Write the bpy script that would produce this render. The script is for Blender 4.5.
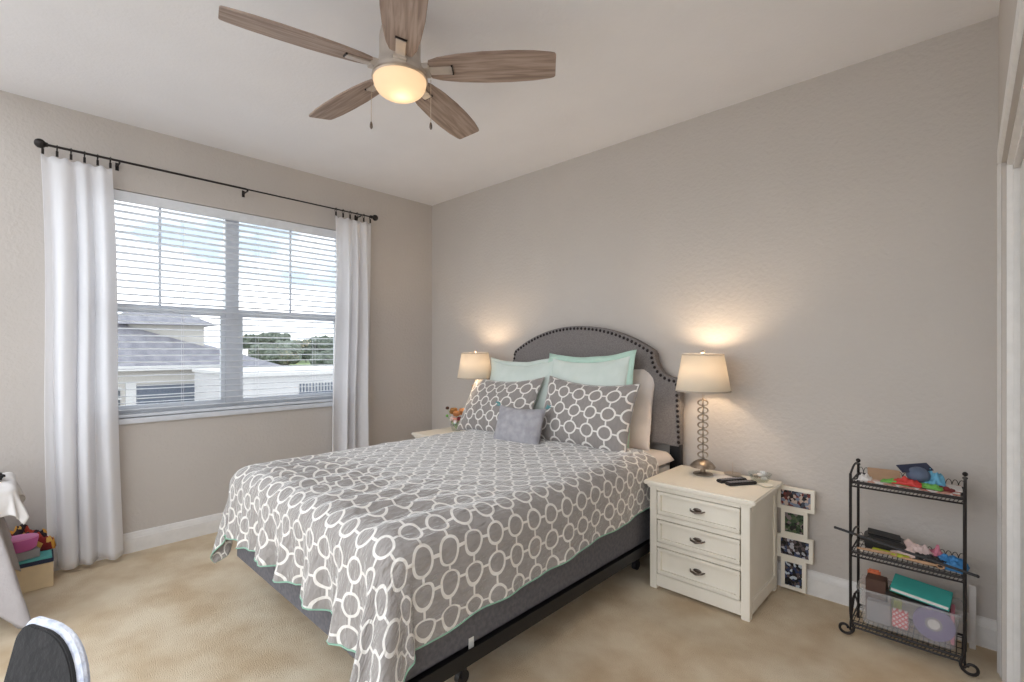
import bpy, bmesh, math, random
from mathutils import Vector, Matrix, noise
PI = math.pi
S = bpy.context.scene
for o in list(bpy.data.objects):
    bpy.data.objects.remove(o)

# ------------------------------------------------------------------ camera
H = 2.74
CAM = (3.91, -2.96, 1.297)
cam = bpy.data.cameras.new('camera')
camo = bpy.data.objects.new('camera', cam)
S.collection.objects.link(camo)
camo.location = CAM
camo.rotation_euler = (PI / 2, 0, math.atan2(.6878, .7259))
cam.sensor_width = 36
cam.lens = 36 * 483.3 / 1024
cam.shift_y = 9 / 1024
cam.clip_start = .02
cam.clip_end = 500
S.camera = camo

# ------------------------------------------------------------------ world
W = bpy.data.worlds.new('sky'); S.world = W; W.use_nodes = True
nt = W.node_tree; nt.nodes.clear()
wo = nt.nodes.new('ShaderNodeOutputWorld'); bg = nt.nodes.new('ShaderNodeBackground')
tc = nt.nodes.new('ShaderNodeTexCoord'); mp = nt.nodes.new('ShaderNodeMapping')
mp.inputs['Scale'].default_value = (1, 1, 2.6)
nz = nt.nodes.new('ShaderNodeTexNoise'); nz.inputs['Scale'].default_value = 5; nz.inputs['Detail'].default_value = 6
cr = nt.nodes.new('ShaderNodeValToRGB')
cr.color_ramp.elements[0].position = .40; cr.color_ramp.elements[0].color = (.25, .31, .38, 1)
cr.color_ramp.elements[1].position = .60; cr.color_ramp.elements[1].color = (1, 1, 1, 1)
nt.links.new(tc.outputs['Generated'], mp.inputs['Vector']); nt.links.new(mp.outputs['Vector'], nz.inputs['Vector'])
nt.links.new(nz.outputs['Fac'], cr.inputs['Fac']); nt.links.new(cr.outputs['Color'], bg.inputs['Color'])
bg.inputs['Strength'].default_value = 1.15
nt.links.new(bg.outputs['Background'], wo.inputs['Surface'])

def portal(name, loc, rot, sx, sy):
    l = bpy.data.lights.new(name, 'AREA'); l.shape = 'RECTANGLE'; l.size = sx; l.size_y = sy
    l.cycles.is_portal = True
    o = bpy.data.objects.new(name, l); o.location = loc; o.rotation_euler = rot; S.collection.objects.link(o)
portal('window_portal', (-.14, -1.8, 1.575), (0, -PI / 2, 0), 1.45, 1.75)
portal('rear_opening_portal', (2.0, -3.68, 1.37), (PI / 2, 0, 0), 4.0, 2.7)
portal('rear_upper_portal', (2.0, -3.44, 2.73), (0, 0, 0), 4.0, .46)

S.view_settings.view_transform = 'Standard'
S.view_settings.look = 'None'
S.view_settings.gamma = 1
S.view_settings.use_curve_mapping = False
S.view_settings.exposure = 1.76
S.cycles.max_bounces = 10; S.cycles.diffuse_bounces = 6
S.cycles.transparent_max_bounces = 24
S.cycles.sample_clamp_indirect = 6
S.cycles.use_denoising = True

# ------------------------------------------------------------------ materials
def srgb(r, g, b):
    f = lambda c: (c / 255) / 12.92 if c / 255 <= .04045 else ((c / 255 + .055) / 1.055) ** 2.4
    return (f(r), f(g), f(b), 1)

def newmat(name):
    m = bpy.data.materials.new(name); m.use_nodes = True
    return m, m.node_tree, m.node_tree.nodes['Principled BSDF']

def mat(name, col, rough=.6, metal=0, c2=None, scale=20, bump=0, bscale=None, detail=4, stretch=None, spec=.5, emit=0, ecol=None, lo=.35, hi=.65, bdist=.01, coord='Object'):
    m, t, b = newmat(name)
    b.inputs['Roughness'].default_value = rough; b.inputs['Metallic'].default_value = metal
    b.inputs['Specular IOR Level'].default_value = spec
    b.inputs['Base Color'].default_value = col
    if emit:
        b.inputs['Emission Color'].default_value = ecol or col; b.inputs['Emission Strength'].default_value = emit
    co = t.nodes.new('ShaderNodeTexCoord')
    def nzt(sc):
        n = t.nodes.new('ShaderNodeTexNoise'); n.inputs['Scale'].default_value = sc; n.inputs['Detail'].default_value = detail
        mpn = t.nodes.new('ShaderNodeMapping')
        if stretch: mpn.inputs['Scale'].default_value = stretch
        t.links.new(co.outputs[coord], mpn.inputs['Vector']); t.links.new(mpn.outputs['Vector'], n.inputs['Vector'])
        return n
    n = nzt(scale)
    r = t.nodes.new('ShaderNodeValToRGB'); r.color_ramp.elements[0].position = lo; r.color_ramp.elements[1].position = hi
    if c2 is None: c2 = tuple(c * .93 for c in col[:3]) + (1,)
    r.color_ramp.elements[0].color = c2; r.color_ramp.elements[1].color = col
    t.links.new(n.outputs['Fac'], r.inputs['Fac']); t.links.new(r.outputs['Color'], b.inputs['Base Color'])
    if bump:
        n2 = nzt(bscale or scale * 4); bp = t.nodes.new('ShaderNodeBump')
        bp.inputs['Strength'].default_value = bump; bp.inputs['Distance'].default_value = bdist
        t.links.new(n2.outputs['Fac'], bp.inputs['Height']); t.links.new(bp.outputs['Normal'], b.inputs['Normal'])
    return m

def math_node(t, op, a, b=None, c=None):
    n = t.nodes.new('ShaderNodeMath'); n.operation = op
    for i, v in enumerate((a, b, c)):
        if v is None: continue
        if isinstance(v, (int, float)): n.inputs[i].default_value = v
        else: t.links.new(v, n.inputs[i])
    return n.outputs[0]

def ring_mat(name, pitch, ground, ground2, line, crinkle=.9):
    """linked rings on a grid, drawn from the cloth's own UV in metres"""
    m, t, b = newmat(name)
    b.inputs['Roughness'].default_value = .9; b.inputs['Specular IOR Level'].default_value = .2
    b.inputs['Sheen Weight'].default_value = 1; b.inputs['Sheen Roughness'].default_value = .35
    uv = t.nodes.new('ShaderNodeUVMap')
    sc = t.nodes.new('ShaderNodeVectorMath'); sc.operation = 'SCALE'; sc.inputs['Scale'].default_value = 1 / pitch
    t.links.new(uv.outputs['UV'], sc.inputs[0])
    sp = t.nodes.new('ShaderNodeSeparateXYZ'); t.links.new(sc.outputs[0], sp.inputs[0])
    qx = math_node(t, 'SUBTRACT', math_node(t, 'FRACT', sp.outputs[0]), .5)
    qy = math_node(t, 'SUBTRACT', math_node(t, 'FRACT', sp.outputs[1]), .5)
    r = math_node(t, 'SQRT', math_node(t, 'ADD', math_node(t, 'MULTIPLY', qx, qx), math_node(t, 'MULTIPLY', qy, qy)))
    ring = math_node(t, 'LESS_THAN', math_node(t, 'ABSOLUTE', math_node(t, 'SUBTRACT', r, .345)), .047)
    ax = math_node(t, 'ABSOLUTE', qx); ay = math_node(t, 'ABSOLUTE', qy)
    link = math_node(t, 'MULTIPLY', math_node(t, 'LESS_THAN', math_node(t, 'MINIMUM', ax, ay), .042), math_node(t, 'GREATER_THAN', r, .345))
    fac = math_node(t, 'MAXIMUM', ring, link)
    co = t.nodes.new('ShaderNodeTexCoord')
    n = t.nodes.new('ShaderNodeTexNoise'); n.inputs['Scale'].default_value = 60; n.inputs['Detail'].default_value = 3
    mp = t.nodes.new('ShaderNodeMapping'); mp.inputs['Scale'].default_value = (1, .35, 1)
    t.links.new(uv.outputs['UV'], mp.inputs['Vector']); t.links.new(mp.outputs['Vector'], n.inputs['Vector'])
    g = t.nodes.new('ShaderNodeMix'); g.data_type = 'RGBA'
    g.inputs['A'].default_value = ground; g.inputs['B'].default_value = ground2
    t.links.new(n.outputs['Fac'], g.inputs['Factor'])
    x = t.nodes.new('ShaderNodeMix'); x.data_type = 'RGBA'; x.inputs['B'].default_value = line
    t.links.new(g.outputs['Result'], x.inputs['A']); t.links.new(fac, x.inputs['Factor'])
    t.links.new(x.outputs['Result'], b.inputs['Base Color'])
    bp = t.nodes.new('ShaderNodeBump'); bp.inputs['Strength'].default_value = crinkle; bp.inputs['Distance'].default_value = .014
    t.links.new(n.outputs['Fac'], bp.inputs['Height']); t.links.new(bp.outputs['Normal'], b.inputs['Normal'])
    return m

def wood_mat(name, c1, c2):
    m, t, b = newmat(name); b.inputs['Roughness'].default_value = .5
    co = t.nodes.new('ShaderNodeTexCoord'); mp = t.nodes.new('ShaderNodeMapping'); mp.inputs['Scale'].default_value = (1.2, 16, 4)
    n = t.nodes.new('ShaderNodeTexNoise'); n.inputs['Scale'].default_value = 4; n.inputs['Detail'].default_value = 8; n.inputs['Distortion'].default_value = .6
    r = t.nodes.new('ShaderNodeValToRGB'); r.color_ramp.elements[0].position = .36; r.color_ramp.elements[1].position = .62
    r.color_ramp.elements[0].color = c1; r.color_ramp.elements[1].color = c2
    t.links.new(co.outputs['Object'], mp.inputs['Vector']); t.links.new(mp.outputs['Vector'], n.inputs['Vector'])
    t.links.new(n.outputs['Fac'], r.inputs['Fac']); t.links.new(r.outputs['Color'], b.inputs['Base Color'])
    return m

def glass_mat(name, tint=(1, 1, 1, 1), gloss=.07, rough=.02):
    m = bpy.data.materials.new(name); m.use_nodes = True; t = m.node_tree; t.nodes.clear()
    o = t.nodes.new('ShaderNodeOutputMaterial'); tr = t.nodes.new('ShaderNodeBsdfTransparent'); gl = t.nodes.new('ShaderNodeBsdfGlossy')
    tr.inputs['Color'].default_value = tint; gl.inputs['Roughness'].default_value = rough
    mx = t.nodes.new('ShaderNodeMixShader'); mx.inputs[0].default_value = gloss
    t.links.new(tr.outputs[0], mx.inputs[1]); t.links.new(gl.outputs[0], mx.inputs[2]); t.links.new(mx.outputs[0], o.inputs[0])
    return m

def cloth_mat(name, col, transl=.4, transp=0, emit=0, ecol=(1, .8, .55, 1), rough=.9, tcol=None):
    m = bpy.data.materials.new(name); m.use_nodes = True; t = m.node_tree; t.nodes.clear()
    o = t.nodes.new('ShaderNodeOutputMaterial'); d = t.nodes.new('ShaderNodeBsdfDiffuse'); tl = t.nodes.new('ShaderNodeBsdfTranslucent')
    co = t.nodes.new('ShaderNodeTexCoord'); n = t.nodes.new('ShaderNodeTexNoise'); n.inputs['Scale'].default_value = 350
    bp = t.nodes.new('ShaderNodeBump'); bp.inputs['Strength'].default_value = .15; bp.inputs['Distance'].default_value = .002
    t.links.new(co.outputs['Object'], n.inputs['Vector']); t.links.new(n.outputs['Fac'], bp.inputs['Height']); t.links.new(bp.outputs['Normal'], d.inputs['Normal'])
    d.inputs['Color'].default_value = col; tl.inputs['Color'].default_value = tcol or col
    mx = t.nodes.new('ShaderNodeMixShader'); mx.inputs[0].default_value = transl
    t.links.new(d.outputs[0], mx.inputs[1]); t.links.new(tl.outputs[0], mx.inputs[2])
    last = mx.outputs[0]
    if transp:
        tr = t.nodes.new('ShaderNodeBsdfTransparent'); m2 = t.nodes.new('ShaderNodeMixShader'); m2.inputs[0].default_value = transp
        t.links.new(last, m2.inputs[1]); t.links.new(tr.outputs[0], m2.inputs[2]); last = m2.outputs[0]
    if emit:
        e = t.nodes.new('ShaderNodeEmission'); e.inputs['Color'].default_value = ecol; e.inputs['Strength'].default_value = emit
        a = t.nodes.new('ShaderNodeAddShader'); t.links.new(last, a.inputs[0]); t.links.new(e.outputs[0], a.inputs[1]); last = a.outputs[0]
    t.links.new(last, o.inputs[0])
    return m

M = {}
M['wall'] = mat('wall_paint', srgb(195, 188, 182), .85, c2=srgb(193, 186, 180), scale=3, bump=.6, bscale=45, spec=.2, bdist=.006)
M['ceiling'] = mat('ceiling_paint', srgb(234, 233, 235), .9, c2=srgb(231, 230, 232), scale=3, bump=.3, bscale=60, spec=.1, bdist=.005)
M['carpet'] = mat('carpet_pile', srgb(241, 225, 199), .95, c2=srgb(217, 193, 160), scale=4.2, bump=.9, bscale=260, spec=.05, lo=.34, hi=.64, detail=9, bdist=.012)
M['trim'] = mat('white_trim_paint', srgb(228, 225, 222), .4, spec=.4)
M['vinyl'] = mat('white_window_vinyl', srgb(215, 218, 224), .4)
M['slat'] = mat('white_blind_slat', srgb(226, 229, 234), .5)
M['cord'] = mat('white_cord', srgb(215, 215, 218), .8)
M['glass'] = glass_mat('window_glass', (.97, .98, .98, 1), .05)
M['curtain'] = cloth_mat('white_curtain_cotton', srgb(250, 250, 252), .5, .12)
M['iron'] = mat('oil_rubbed_iron', srgb(52, 48, 47), .45, .6, spec=.4)
M['black'] = mat('black_plastic', srgb(34, 32, 34), .4)
M['blackrail'] = mat('black_steel_rail', srgb(24, 22, 24), .5, .2)
M['quilt'] = ring_mat('linked_ring_quilt', .112, srgb(170, 165, 162), srgb(142, 137, 134), srgb(232, 228, 223))
M['sham'] = ring_mat('linked_ring_sham', .124, srgb(160, 154, 150), srgb(138, 132, 129), srgb(232, 228, 223), .35)
M['mint'] = mat('mint_cotton', srgb(166, 196, 180), .9, scale=15)
M['mintedge'] = mat('green_piping', srgb(146, 186, 166), .9)
M['aqua'] = mat('pale_aqua_cotton', srgb(214, 223, 217), .9, c2=srgb(206, 217, 210), scale=9, bump=.2, bscale=30)
M['greenband'] = mat('green_flange_cotton', srgb(188, 216, 202), .9)
M['greysmall'] = mat('grey_velvet', srgb(176, 174, 178), .85, c2=srgb(156, 154, 160), scale=22, bump=.5, bscale=40)
M['teal'] = mat('teal_tassel', srgb(110, 165, 168), .9, scale=60)
M['white_linen'] = mat('white_pillowcase', srgb(222, 213, 208), .9, scale=8, bump=.3, bscale=12)
M['headboard'] = mat('grey_linen_upholstery', srgb(140, 134, 132), .95, c2=srgb(122, 116, 115), scale=150, bump=.5, bscale=300, spec=.15)
M['nail'] = mat('dark_bronze_nail', srgb(48, 42, 42), .35, .7)
M['boxspring'] = mat('grey_box_spring_fabric', srgb(112, 110, 114), .95, c2=srgb(98, 97, 101), scale=60, spec=.1)
M['mattress'] = mat('white_mattress', srgb(220, 216, 212), .9)
M['label'] = mat('white_tag', srgb(230, 230, 226), .8)
M['cream'] = mat('cream_painted_wood', srgb(238, 232, 220), .45, c2=srgb(232, 226, 213), scale=6, bump=.05, bscale=40)
M['shadow'] = mat('dark_inside', srgb(60, 54, 48), .9)
M['pewter'] = mat('antique_pewter', srgb(112, 100, 92), .35, .9)
M['nickel'] = mat('brushed_nickel', srgb(196, 182, 168), .35, .85)
M['silver'] = mat('silver_leaf_metal', srgb(176, 164, 150), .3, .75, c2=srgb(136, 122, 108), scale=30)
M['shade'] = cloth_mat('cream_linen_shade', srgb(220, 211, 197), .24, 0, .03, (1, .80, .56, 1))
M['shadetrim'] = mat('taupe_shade_trim', srgb(176, 164, 150), .8)
M['bulb'] = mat('lamp_bulb', (1, .8, .5, 1), .5, emit=1.2, ecol=(1, .78, .5, 1))
M['bowl'] = cloth_mat('frosted_light_bowl', srgb(206, 190, 172), .45, 0, .08, (1, .76, .50, 1))
M['blade'] = wood_mat('greyed_oak_blade', srgb(132, 112, 100), srgb(168, 148, 135))
M['fanmetal'] = mat('brushed_fan_metal', srgb(206, 196, 186), .4, .7)
M['chairdark'] = mat('charcoal_seat_fabric', srgb(42, 40, 41), .9, c2=srgb(32, 31, 32), scale=30, bump=.4, bscale=90)
M['velvet'] = mat('silver_crushed_velvet', srgb(236, 238, 246), .7, c2=srgb(190, 196, 214), scale=40, bump=.5, bscale=90)
M['clear'] = cloth_mat('milky_clear_plastic', srgb(226, 226, 228), .4, .80)
M['jar'] = glass_mat('clear_glass', (.93, .95, .94, 1), .12, .03)
def plain(n, r, g, b, rough=.6, **k):
    M[n] = mat(n, srgb(r, g, b), rough, **k); return M[n]
for n, c in dict(paper_tan=(186, 152, 122), paper_white=(226, 220, 216), slate_blue=(88, 100, 122), navy=(34, 42, 70), red=(196, 58, 52),
                 leaf_green=(108, 170, 78), sky_blue=(110, 178, 210), salmon=(214, 150, 132), lime=(190, 196, 60), pink=(216, 130, 150),
                 blush=(232, 206, 200), tanwood=(190, 150, 116), blue=(70, 140, 200), brownbox=(84, 56, 44), orange=(222, 120, 80), tealbook=(64, 176, 166),
                 purple=(122, 108, 150), magenta=(196, 96, 160), cardcream=(222, 200, 162), tealcard=(96, 182, 180), gold=(204, 160, 70), darkred=(120, 36, 40),
                 gardener=(150, 105, 50), petal=(190, 128, 80), darkpetal=(84, 50, 36), greycloth=(150, 146, 148), stucco=(190, 186, 180), stucco2=(188, 188, 190),
                 garage=(84, 94, 110), housetrim=(198, 198, 198), darkglass=(70, 78, 88)).items():
    plain(n, *c)
M['roof'] = mat('grey_shingle_roof', srgb(132, 132, 140), .9, c2=srgb(112, 112, 122), scale=2.5, bump=.3, bscale=8)
M['grass'] = mat('lawn_grass', srgb(128, 144, 96), .95, c2=srgb(100, 120, 78), scale=.12)
M['leaves'] = mat('hazed_tree_leaves', srgb(118, 126, 114), .95, c2=srgb(84, 94, 86), scale=1.4, bump=1, bscale=2, bdist=.3)  # distance haze is put into this greyed, lightened leaf colour
M['leaves2'] = mat('hazed_pale_leaves', srgb(140, 148, 136), .95, c2=srgb(106, 116, 108), scale=1.4, bump=1, bscale=2, bdist=.3)  # second leaf tone, paler still, with the haze in its colour too
M['bounce_paving'] = mat('pale_bounce_concrete', srgb(196, 192, 188), .9)  # colour of the slab added outside as a light reflector
M['bark'] = mat('tree_bark', srgb(92, 80, 70), .9)
M['whitecloth'] = mat('rumpled_white_cotton', srgb(216, 212, 210), .95, scale=12, bump=.3, bscale=18)
M['greydrape'] = mat('grey_knit_throw', srgb(170, 164, 164), .95, scale=14, bump=.4, bscale=80)

def photo_mat(name, cols, sc, seed):
    m, t, b = newmat(name); b.inputs['Roughness'].default_value = .25
    co = t.nodes.new('ShaderNodeTexCoord'); mp = t.nodes.new('ShaderNodeMapping'); mp.inputs['Location'].default_value = (seed, seed * 1.7, 0)
    v = t.nodes.new('ShaderNodeTexVoronoi'); v.inputs['Scale'].default_value = sc
    s = t.nodes.new('ShaderNodeSeparateColor'); r = t.nodes.new('ShaderNodeValToRGB'); r.color_ramp.interpolation = 'CONSTANT'
    while len(r.color_ramp.elements) < len(cols): r.color_ramp.elements.new(.5)
    for i, c in enumerate(cols): r.color_ramp.elements[i].position = i / len(cols); r.color_ramp.elements[i].color = c
    t.links.new(co.outputs['Object'], mp.inputs[0]); t.links.new(mp.outputs[0], v.inputs['Vector']); t.links.new(v.outputs['Color'], s.inputs[0])
    t.links.new(s.outputs[0], r.inputs[0]); t.links.new(r.outputs[0], b.inputs['Base Color'])
    return m

# ------------------------------------------------------------------ helpers
C = S.collection
def tag(o, label=None, cat=None, group=None, kind=None):
    if label: o['label'] = label
    if cat: o['category'] = cat
    if group: o['group'] = group
    if kind: o['kind'] = kind
    return o
def thing(name, label, cat, loc=(0, 0, 0), rz=0, group=None, rot=None):
    o = bpy.data.objects.new(name, None); C.objects.link(o); o.empty_display_size = .05
    o.location = loc; o.rotation_euler = rot or (0, 0, rz)
    return tag(o, label, cat, group)

class MB:
    def __init__(s): s.v = []; s.f = []; s.weld = False; s.mi = []
    def add(s, vs, fs, mi=0):
        b = len(s.v); s.v += [tuple(v) for v in vs]; s.f += [tuple(b + i for i in f) for f in fs]; s.mi += [mi] * len(fs); return s
    def box(s, x0, x1, y0, y1, z0, z1, mi=0):
        return s.add([(x, y, z) for x in (x0, x1) for y in (y0, y1) for z in (z0, z1)],
                     [(0, 1, 3, 2), (4, 6, 7, 5), (0, 4, 5, 1), (2, 3, 7, 6), (0, 2, 6, 4), (1, 5, 7, 3)], mi)
    def obox(s, c, size, rot):
        """box centred at c with Euler rotation"""
        from mathutils import Euler
        R = Euler(rot).to_matrix(); c = Vector(c)
        vs = [c + R @ Vector((sx * size[0] / 2, sy * size[1] / 2, sz * size[2] / 2)) for sx in (-1, 1) for sy in (-1, 1) for sz in (-1, 1)]
        return s.add(vs, [(0, 1, 3, 2), (4, 6, 7, 5), (0, 4, 5, 1), (2, 3, 7, 6), (0, 2, 6, 4), (1, 5, 7, 3)])
    def lathe(s, prof, c=(0, 0, 0), n=32, sx=1, sy=1):
        k = len(prof); vs = []; s.weld = True
        for j in range(n):
            a = 2 * PI * j / n
            for r, z in prof: vs.append((c[0] + r * math.cos(a) * sx, c[1] + r * math.sin(a) * sy, c[2] + z))
        fs = []
        for j in range(n):
            j2 = (j + 1) % n
            for i in range(k - 1): fs.append((j * k + i, j2 * k + i, j2 * k + i + 1, j * k + i + 1))
        return s.add(vs, fs)
    def tube(s, pts, r, n=8, closed=False):
        pts = [Vector(p) for p in pts]; N = len(pts); vs = []; fs = []
        rr = r if isinstance(r, (list, tuple)) else [r] * N
        up = None
        for i, p in enumerate(pts):
            a = pts[i - 1] if (i > 0 or closed) else p; b = pts[(i + 1) % N] if (i < N - 1 or closed) else p
            d = (b - a).normalized()
            if up is None:
                up = Vector((0, 0, 1)) if abs(d.z) < .9 else Vector((1, 0, 0))
            x = d.cross(up); 
            if x.length < 1e-5: x = d.orthogonal()
            x.normalize(); y = x.cross(d).normalized(); up = y
            for j in range(n):
                t = 2 * PI * j / n; vs.append(p + (x * math.cos(t) + y * math.sin(t)) * rr[i])
        for i in range(N if closed else N - 1):
            i2 = (i + 1) % N
            for j in range(n):
                j2 = (j + 1) % n; fs.append((i * n + j, i * n + j2, i2 * n + j2, i2 * n + j))
        if not closed:
            fs.append(tuple(range(n))[::-1]); fs.append(tuple((N - 1) * n + j for j in range(n)))
        return s.add(vs, fs)
    def ball(s, c, r, n=12, m=8, sc=(1, 1, 1)):
        prof = [(math.sin(PI * i / m) * r, -math.cos(PI * i / m) * r) for i in range(m + 1)]
        b = MB().lathe(prof, n=n)
        return s.add([(c[0] + v[0] * sc[0], c[1] + v[1] * sc[1], c[2] + v[2] * sc[2]) for v in b.v], b.f)
    def prism(s, outline, h0, h1, axis='z'):
        n = len(outline); vs = []
        for h in (h0, h1):
            for a, b in outline:
                vs.append({'z': (a, b, h), 'y': (a, h, b), 'x': (h, a, b)}[axis])
        fs = [tuple(range(n)), tuple(range(2 * n - 1, n - 1, -1))] + [(i, (i + 1) % n, n + (i + 1) % n, n + i) for i in range(n)]
        return s.add(vs, fs)
    def grid(s, fn, nu, nv, uvfn=None):
        b = len(s.v)
        s.v += [tuple(fn(i / nu, j / nv)) for i in range(nu + 1) for j in range(nv + 1)]
        for i in range(nu):
            for j in range(nv):
                a = b + i * (nv + 1) + j
                s.f.append((a, a + nv + 1, a + nv + 2, a + 1)); s.mi.append(0)
        return s
    def build(s, name, m, parent=None, bevel=0, smooth=True, loc=None, rot=None, uv=None, seg=2, angle=35):
        me = bpy.data.meshes.new(name); me.from_pydata(s.v, [], s.f); me.update()
        bm = bmesh.new(); bm.from_mesh(me)
        if s.weld: bmesh.ops.remove_doubles(bm, verts=bm.verts, dist=1e-6)
        bmesh.ops.recalc_face_normals(bm, faces=bm.faces)
        if bevel:
            ed = [e for e in bm.edges if len(e.link_faces) == 2 and e.calc_face_angle(0) > .6]
            bmesh.ops.bevel(bm, geom=ed, offset=bevel, segments=seg, affect='EDGES', clamp_overlap=True)
        bm.to_mesh(me); bm.free()
        ms = m if isinstance(m, (list, tuple)) else [m]
        for k in ms: me.materials.append(k)
        if smooth:
            me.shade_smooth(); me.set_sharp_from_angle(angle=math.radians(angle))
        o = bpy.data.objects.new(name, me); C.objects.link(o)
        if parent: o.parent = parent
        if loc: o.location = loc
        if rot: o.rotation_euler = rot
        return o

def raw(name, vs, fs, m, parent=None, uvs=None, subsurf=0, solid=0, offset=0, loc=None, rot=None):
    """mesh kept vertex by vertex (with UV in metres) for cloth"""
    me = bpy.data.meshes.new(name); me.from_pydata([tuple(v) for v in vs], [], fs); me.update()
    if uvs:
        l = me.uv_layers.new(name='UVMap')
        for p in me.polygons:
            for li in p.loop_indices: l.data[li].uv = uvs[me.loops[li].vertex_index]
    for k in (m if isinstance(m, (list, tuple)) else [m]): me.materials.append(k)
    me.shade_smooth()
    o = bpy.data.objects.new(name, me); C.objects.link(o)
    if parent: o.parent = parent
    if loc: o.location = loc
    if rot: o.rotation_euler = rot
    if solid:
        md = o.modifiers.new('thickness', 'SOLIDIFY'); md.thickness = solid; md.offset = -1; md.material_offset = offset
    if subsurf:
        md = o.modifiers.new('smooth', 'SUBSURF'); md.levels = subsurf; md.render_levels = subsurf
    return o

def struct(o): return tag(o, kind='structure')
def copy_tree(o, parent=None):
    c = o.copy(); C.objects.link(c); c.parent = parent
    for ch in list(o.children): copy_tree(ch, c)
    return c
def fbm(x, y, z=0, o=3): return noise.fractal(Vector((x, y, z)), 1, 2, o)

# ------------------------------------------------------------------ room shell
BACK = -3.7
struct(MB().box(-.15, 4.9, BACK, .15, -.1, 0).build('floor', M['carpet'], smooth=False))
struct(MB().box(-.15, 4.9, -3.2, .15, H, H + .1).build('ceiling', M['ceiling'], smooth=False))
struct(MB().box(-.15, 4.9, 0, .15, 0, H).build('wall_back', M['wall'], smooth=False))
WY0, WY1, WZ0, WZ1 = -2.655, -.91, .86, 2.315
w = MB()
w.box(-.15, 0, BACK, WY0, 0, H); w.box(-.15, 0, WY1, 0, 0, H); w.box(-.15, 0, WY0, WY1, 0, WZ0); w.box(-.15, 0, WY0, WY1, WZ1, H)
struct(w.build('wall_left', M['wall'], smooth=False))
DY0, DY1, DZ = -2.75, -.265, 2.03
w = MB(); w.box(4.0, 4.12, DY1, 0, 0, H); w.box(4.0, 4.12, DY0, DY1, DZ, H); w.box(4.0, 4.12, -3.2, DY0, 0, H)
struct(w.build('wall_right', M['wall'], smooth=False))
w = MB().box(4.12, 4.9, BACK, DY0 - .1, 0, H)
struct(MB().box(4.86, 4.9, DY0 - .3, 0, 0, H).build('wall_closet', M['wall'], smooth=False))

# baseboards: moulded profile
BP = [(0, 0), (.016, 0), (.016, .088), (.013, .092), (.013, .104), (.009, .110), (.008, .121), (0, .127)]
w = MB().prism([(x, z) for x, z in BP], BACK, 0, 'y'); struct(w.build('baseboard_left', M['trim']))
w = MB().prism([(-x, z) for x, z in BP], .0, 4.0, 'x'); struct(w.build('baseboard_back', M['trim']))

# closet casing (door frame) and sliding door
cas = [(4.0, -.185), (3.990, -.188), (3.989, -.205), (3.994, -.215), (3.996, -.235), (4.004, -.25), (4.014, -.264), (4.014, -.280), (4.030, -.284), (4.030, -.300), (4.12, -.305), (4.12, -.26), (4.0, -.26)]
w = MB().prism(cas, 0, DZ + .01, 'z')
hd = [(4.0, DZ + .08), (3.990, DZ + .077), (3.990, DZ + .02), (4.002, DZ + .006), (4.014, DZ + .0), (4.014, DZ - .015), (4.030, DZ - .02), (4.030, DZ - .04), (4.12, DZ - .04), (4.12, DZ + .005), (4.0, DZ + .005)]
w.prism(hd, DY0 - .08, -.19, 'y')
w.box(3.995, 4.0, DY0 - .07, DY0, 0, DZ)
struct(w.build('trim_1', M['trim']))
d = MB().box(4.048, 4.088, -1.6, -.312, .012, DZ - .05)
dr = struct(d.build('door_1', M['trim'], bevel=.002))
for z0, z1 in ((.18, .92), (1.06, 1.86)):
    MB().box(4.046, 4.050, -1.5, -.45, z0, z1).build('door_panel', M['trim'], dr, bevel=.002)
d = MB().box(4.062, 4.1, DY0, -1.62, .012, DZ - .05)
struct(d.build('door_2', M['trim'], bevel=.002))

# ------------------------------------------------------------------ windows
MULL = -1.7825
for wi, (y0, y1) in enumerate(((WY0, MULL), (MULL, WY1))):
    f = MB(); t = .045
    f.box(-.13, -.07, y0, y0 + t, WZ0, WZ1); f.box(-.13, -.07, y1 - t, y1, WZ0, WZ1)
    f.box(-.13, -.07, y0 + t, y1 - t, WZ1 - t, WZ1); f.box(-.13, -.07, y0 + t, y1 - t, WZ0, WZ0 + t)
    root = struct(f.build('window_%d' % (wi + 1), M['vinyl'], smooth=False))
    ym = (y0 + y1) / 2
    MB().box(-.118, -.075, y0 + t, y1 - t, 1.545, 1.60).build('meeting_rail', M['vinyl'], root, bevel=.004)
    MB().box(-.112, -.098, ym - .008, ym + .008, 1.60, WZ1 - t).build('muntin', M['vinyl'], root, bevel=.002)
    s_ = MB(); s_.box(-.10, -.075, y0 + t, y0 + t + .03, WZ0 + t, 1.545); s_.box(-.10, -.075, y1 - t - .03, y1 - t, WZ0 + t, 1.545)
    s_.box(-.10, -.075, y0 + t + .03, y1 - t - .03, WZ0 + t, WZ0 + t + .03)
    s_.build('sash', M['vinyl'], root, bevel=.003)
    MB().box(-.108, -.104, y0 + t, y1 - t, 1.60, WZ1 - t).build('pane', M['glass'], root, smooth=False)
    MB().box(-.090, -.086, y0 + t + .03, y1 - t - .03, WZ0 + t + .03, 1.545).build('pane', M['glass'], root, smooth=False)
struct(MB().box(-.07, .025, WY0 - .03, WY1 + .03, WZ0 - .035, WZ0).build('trim_2', M['vinyl'], bevel=.006))

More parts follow.
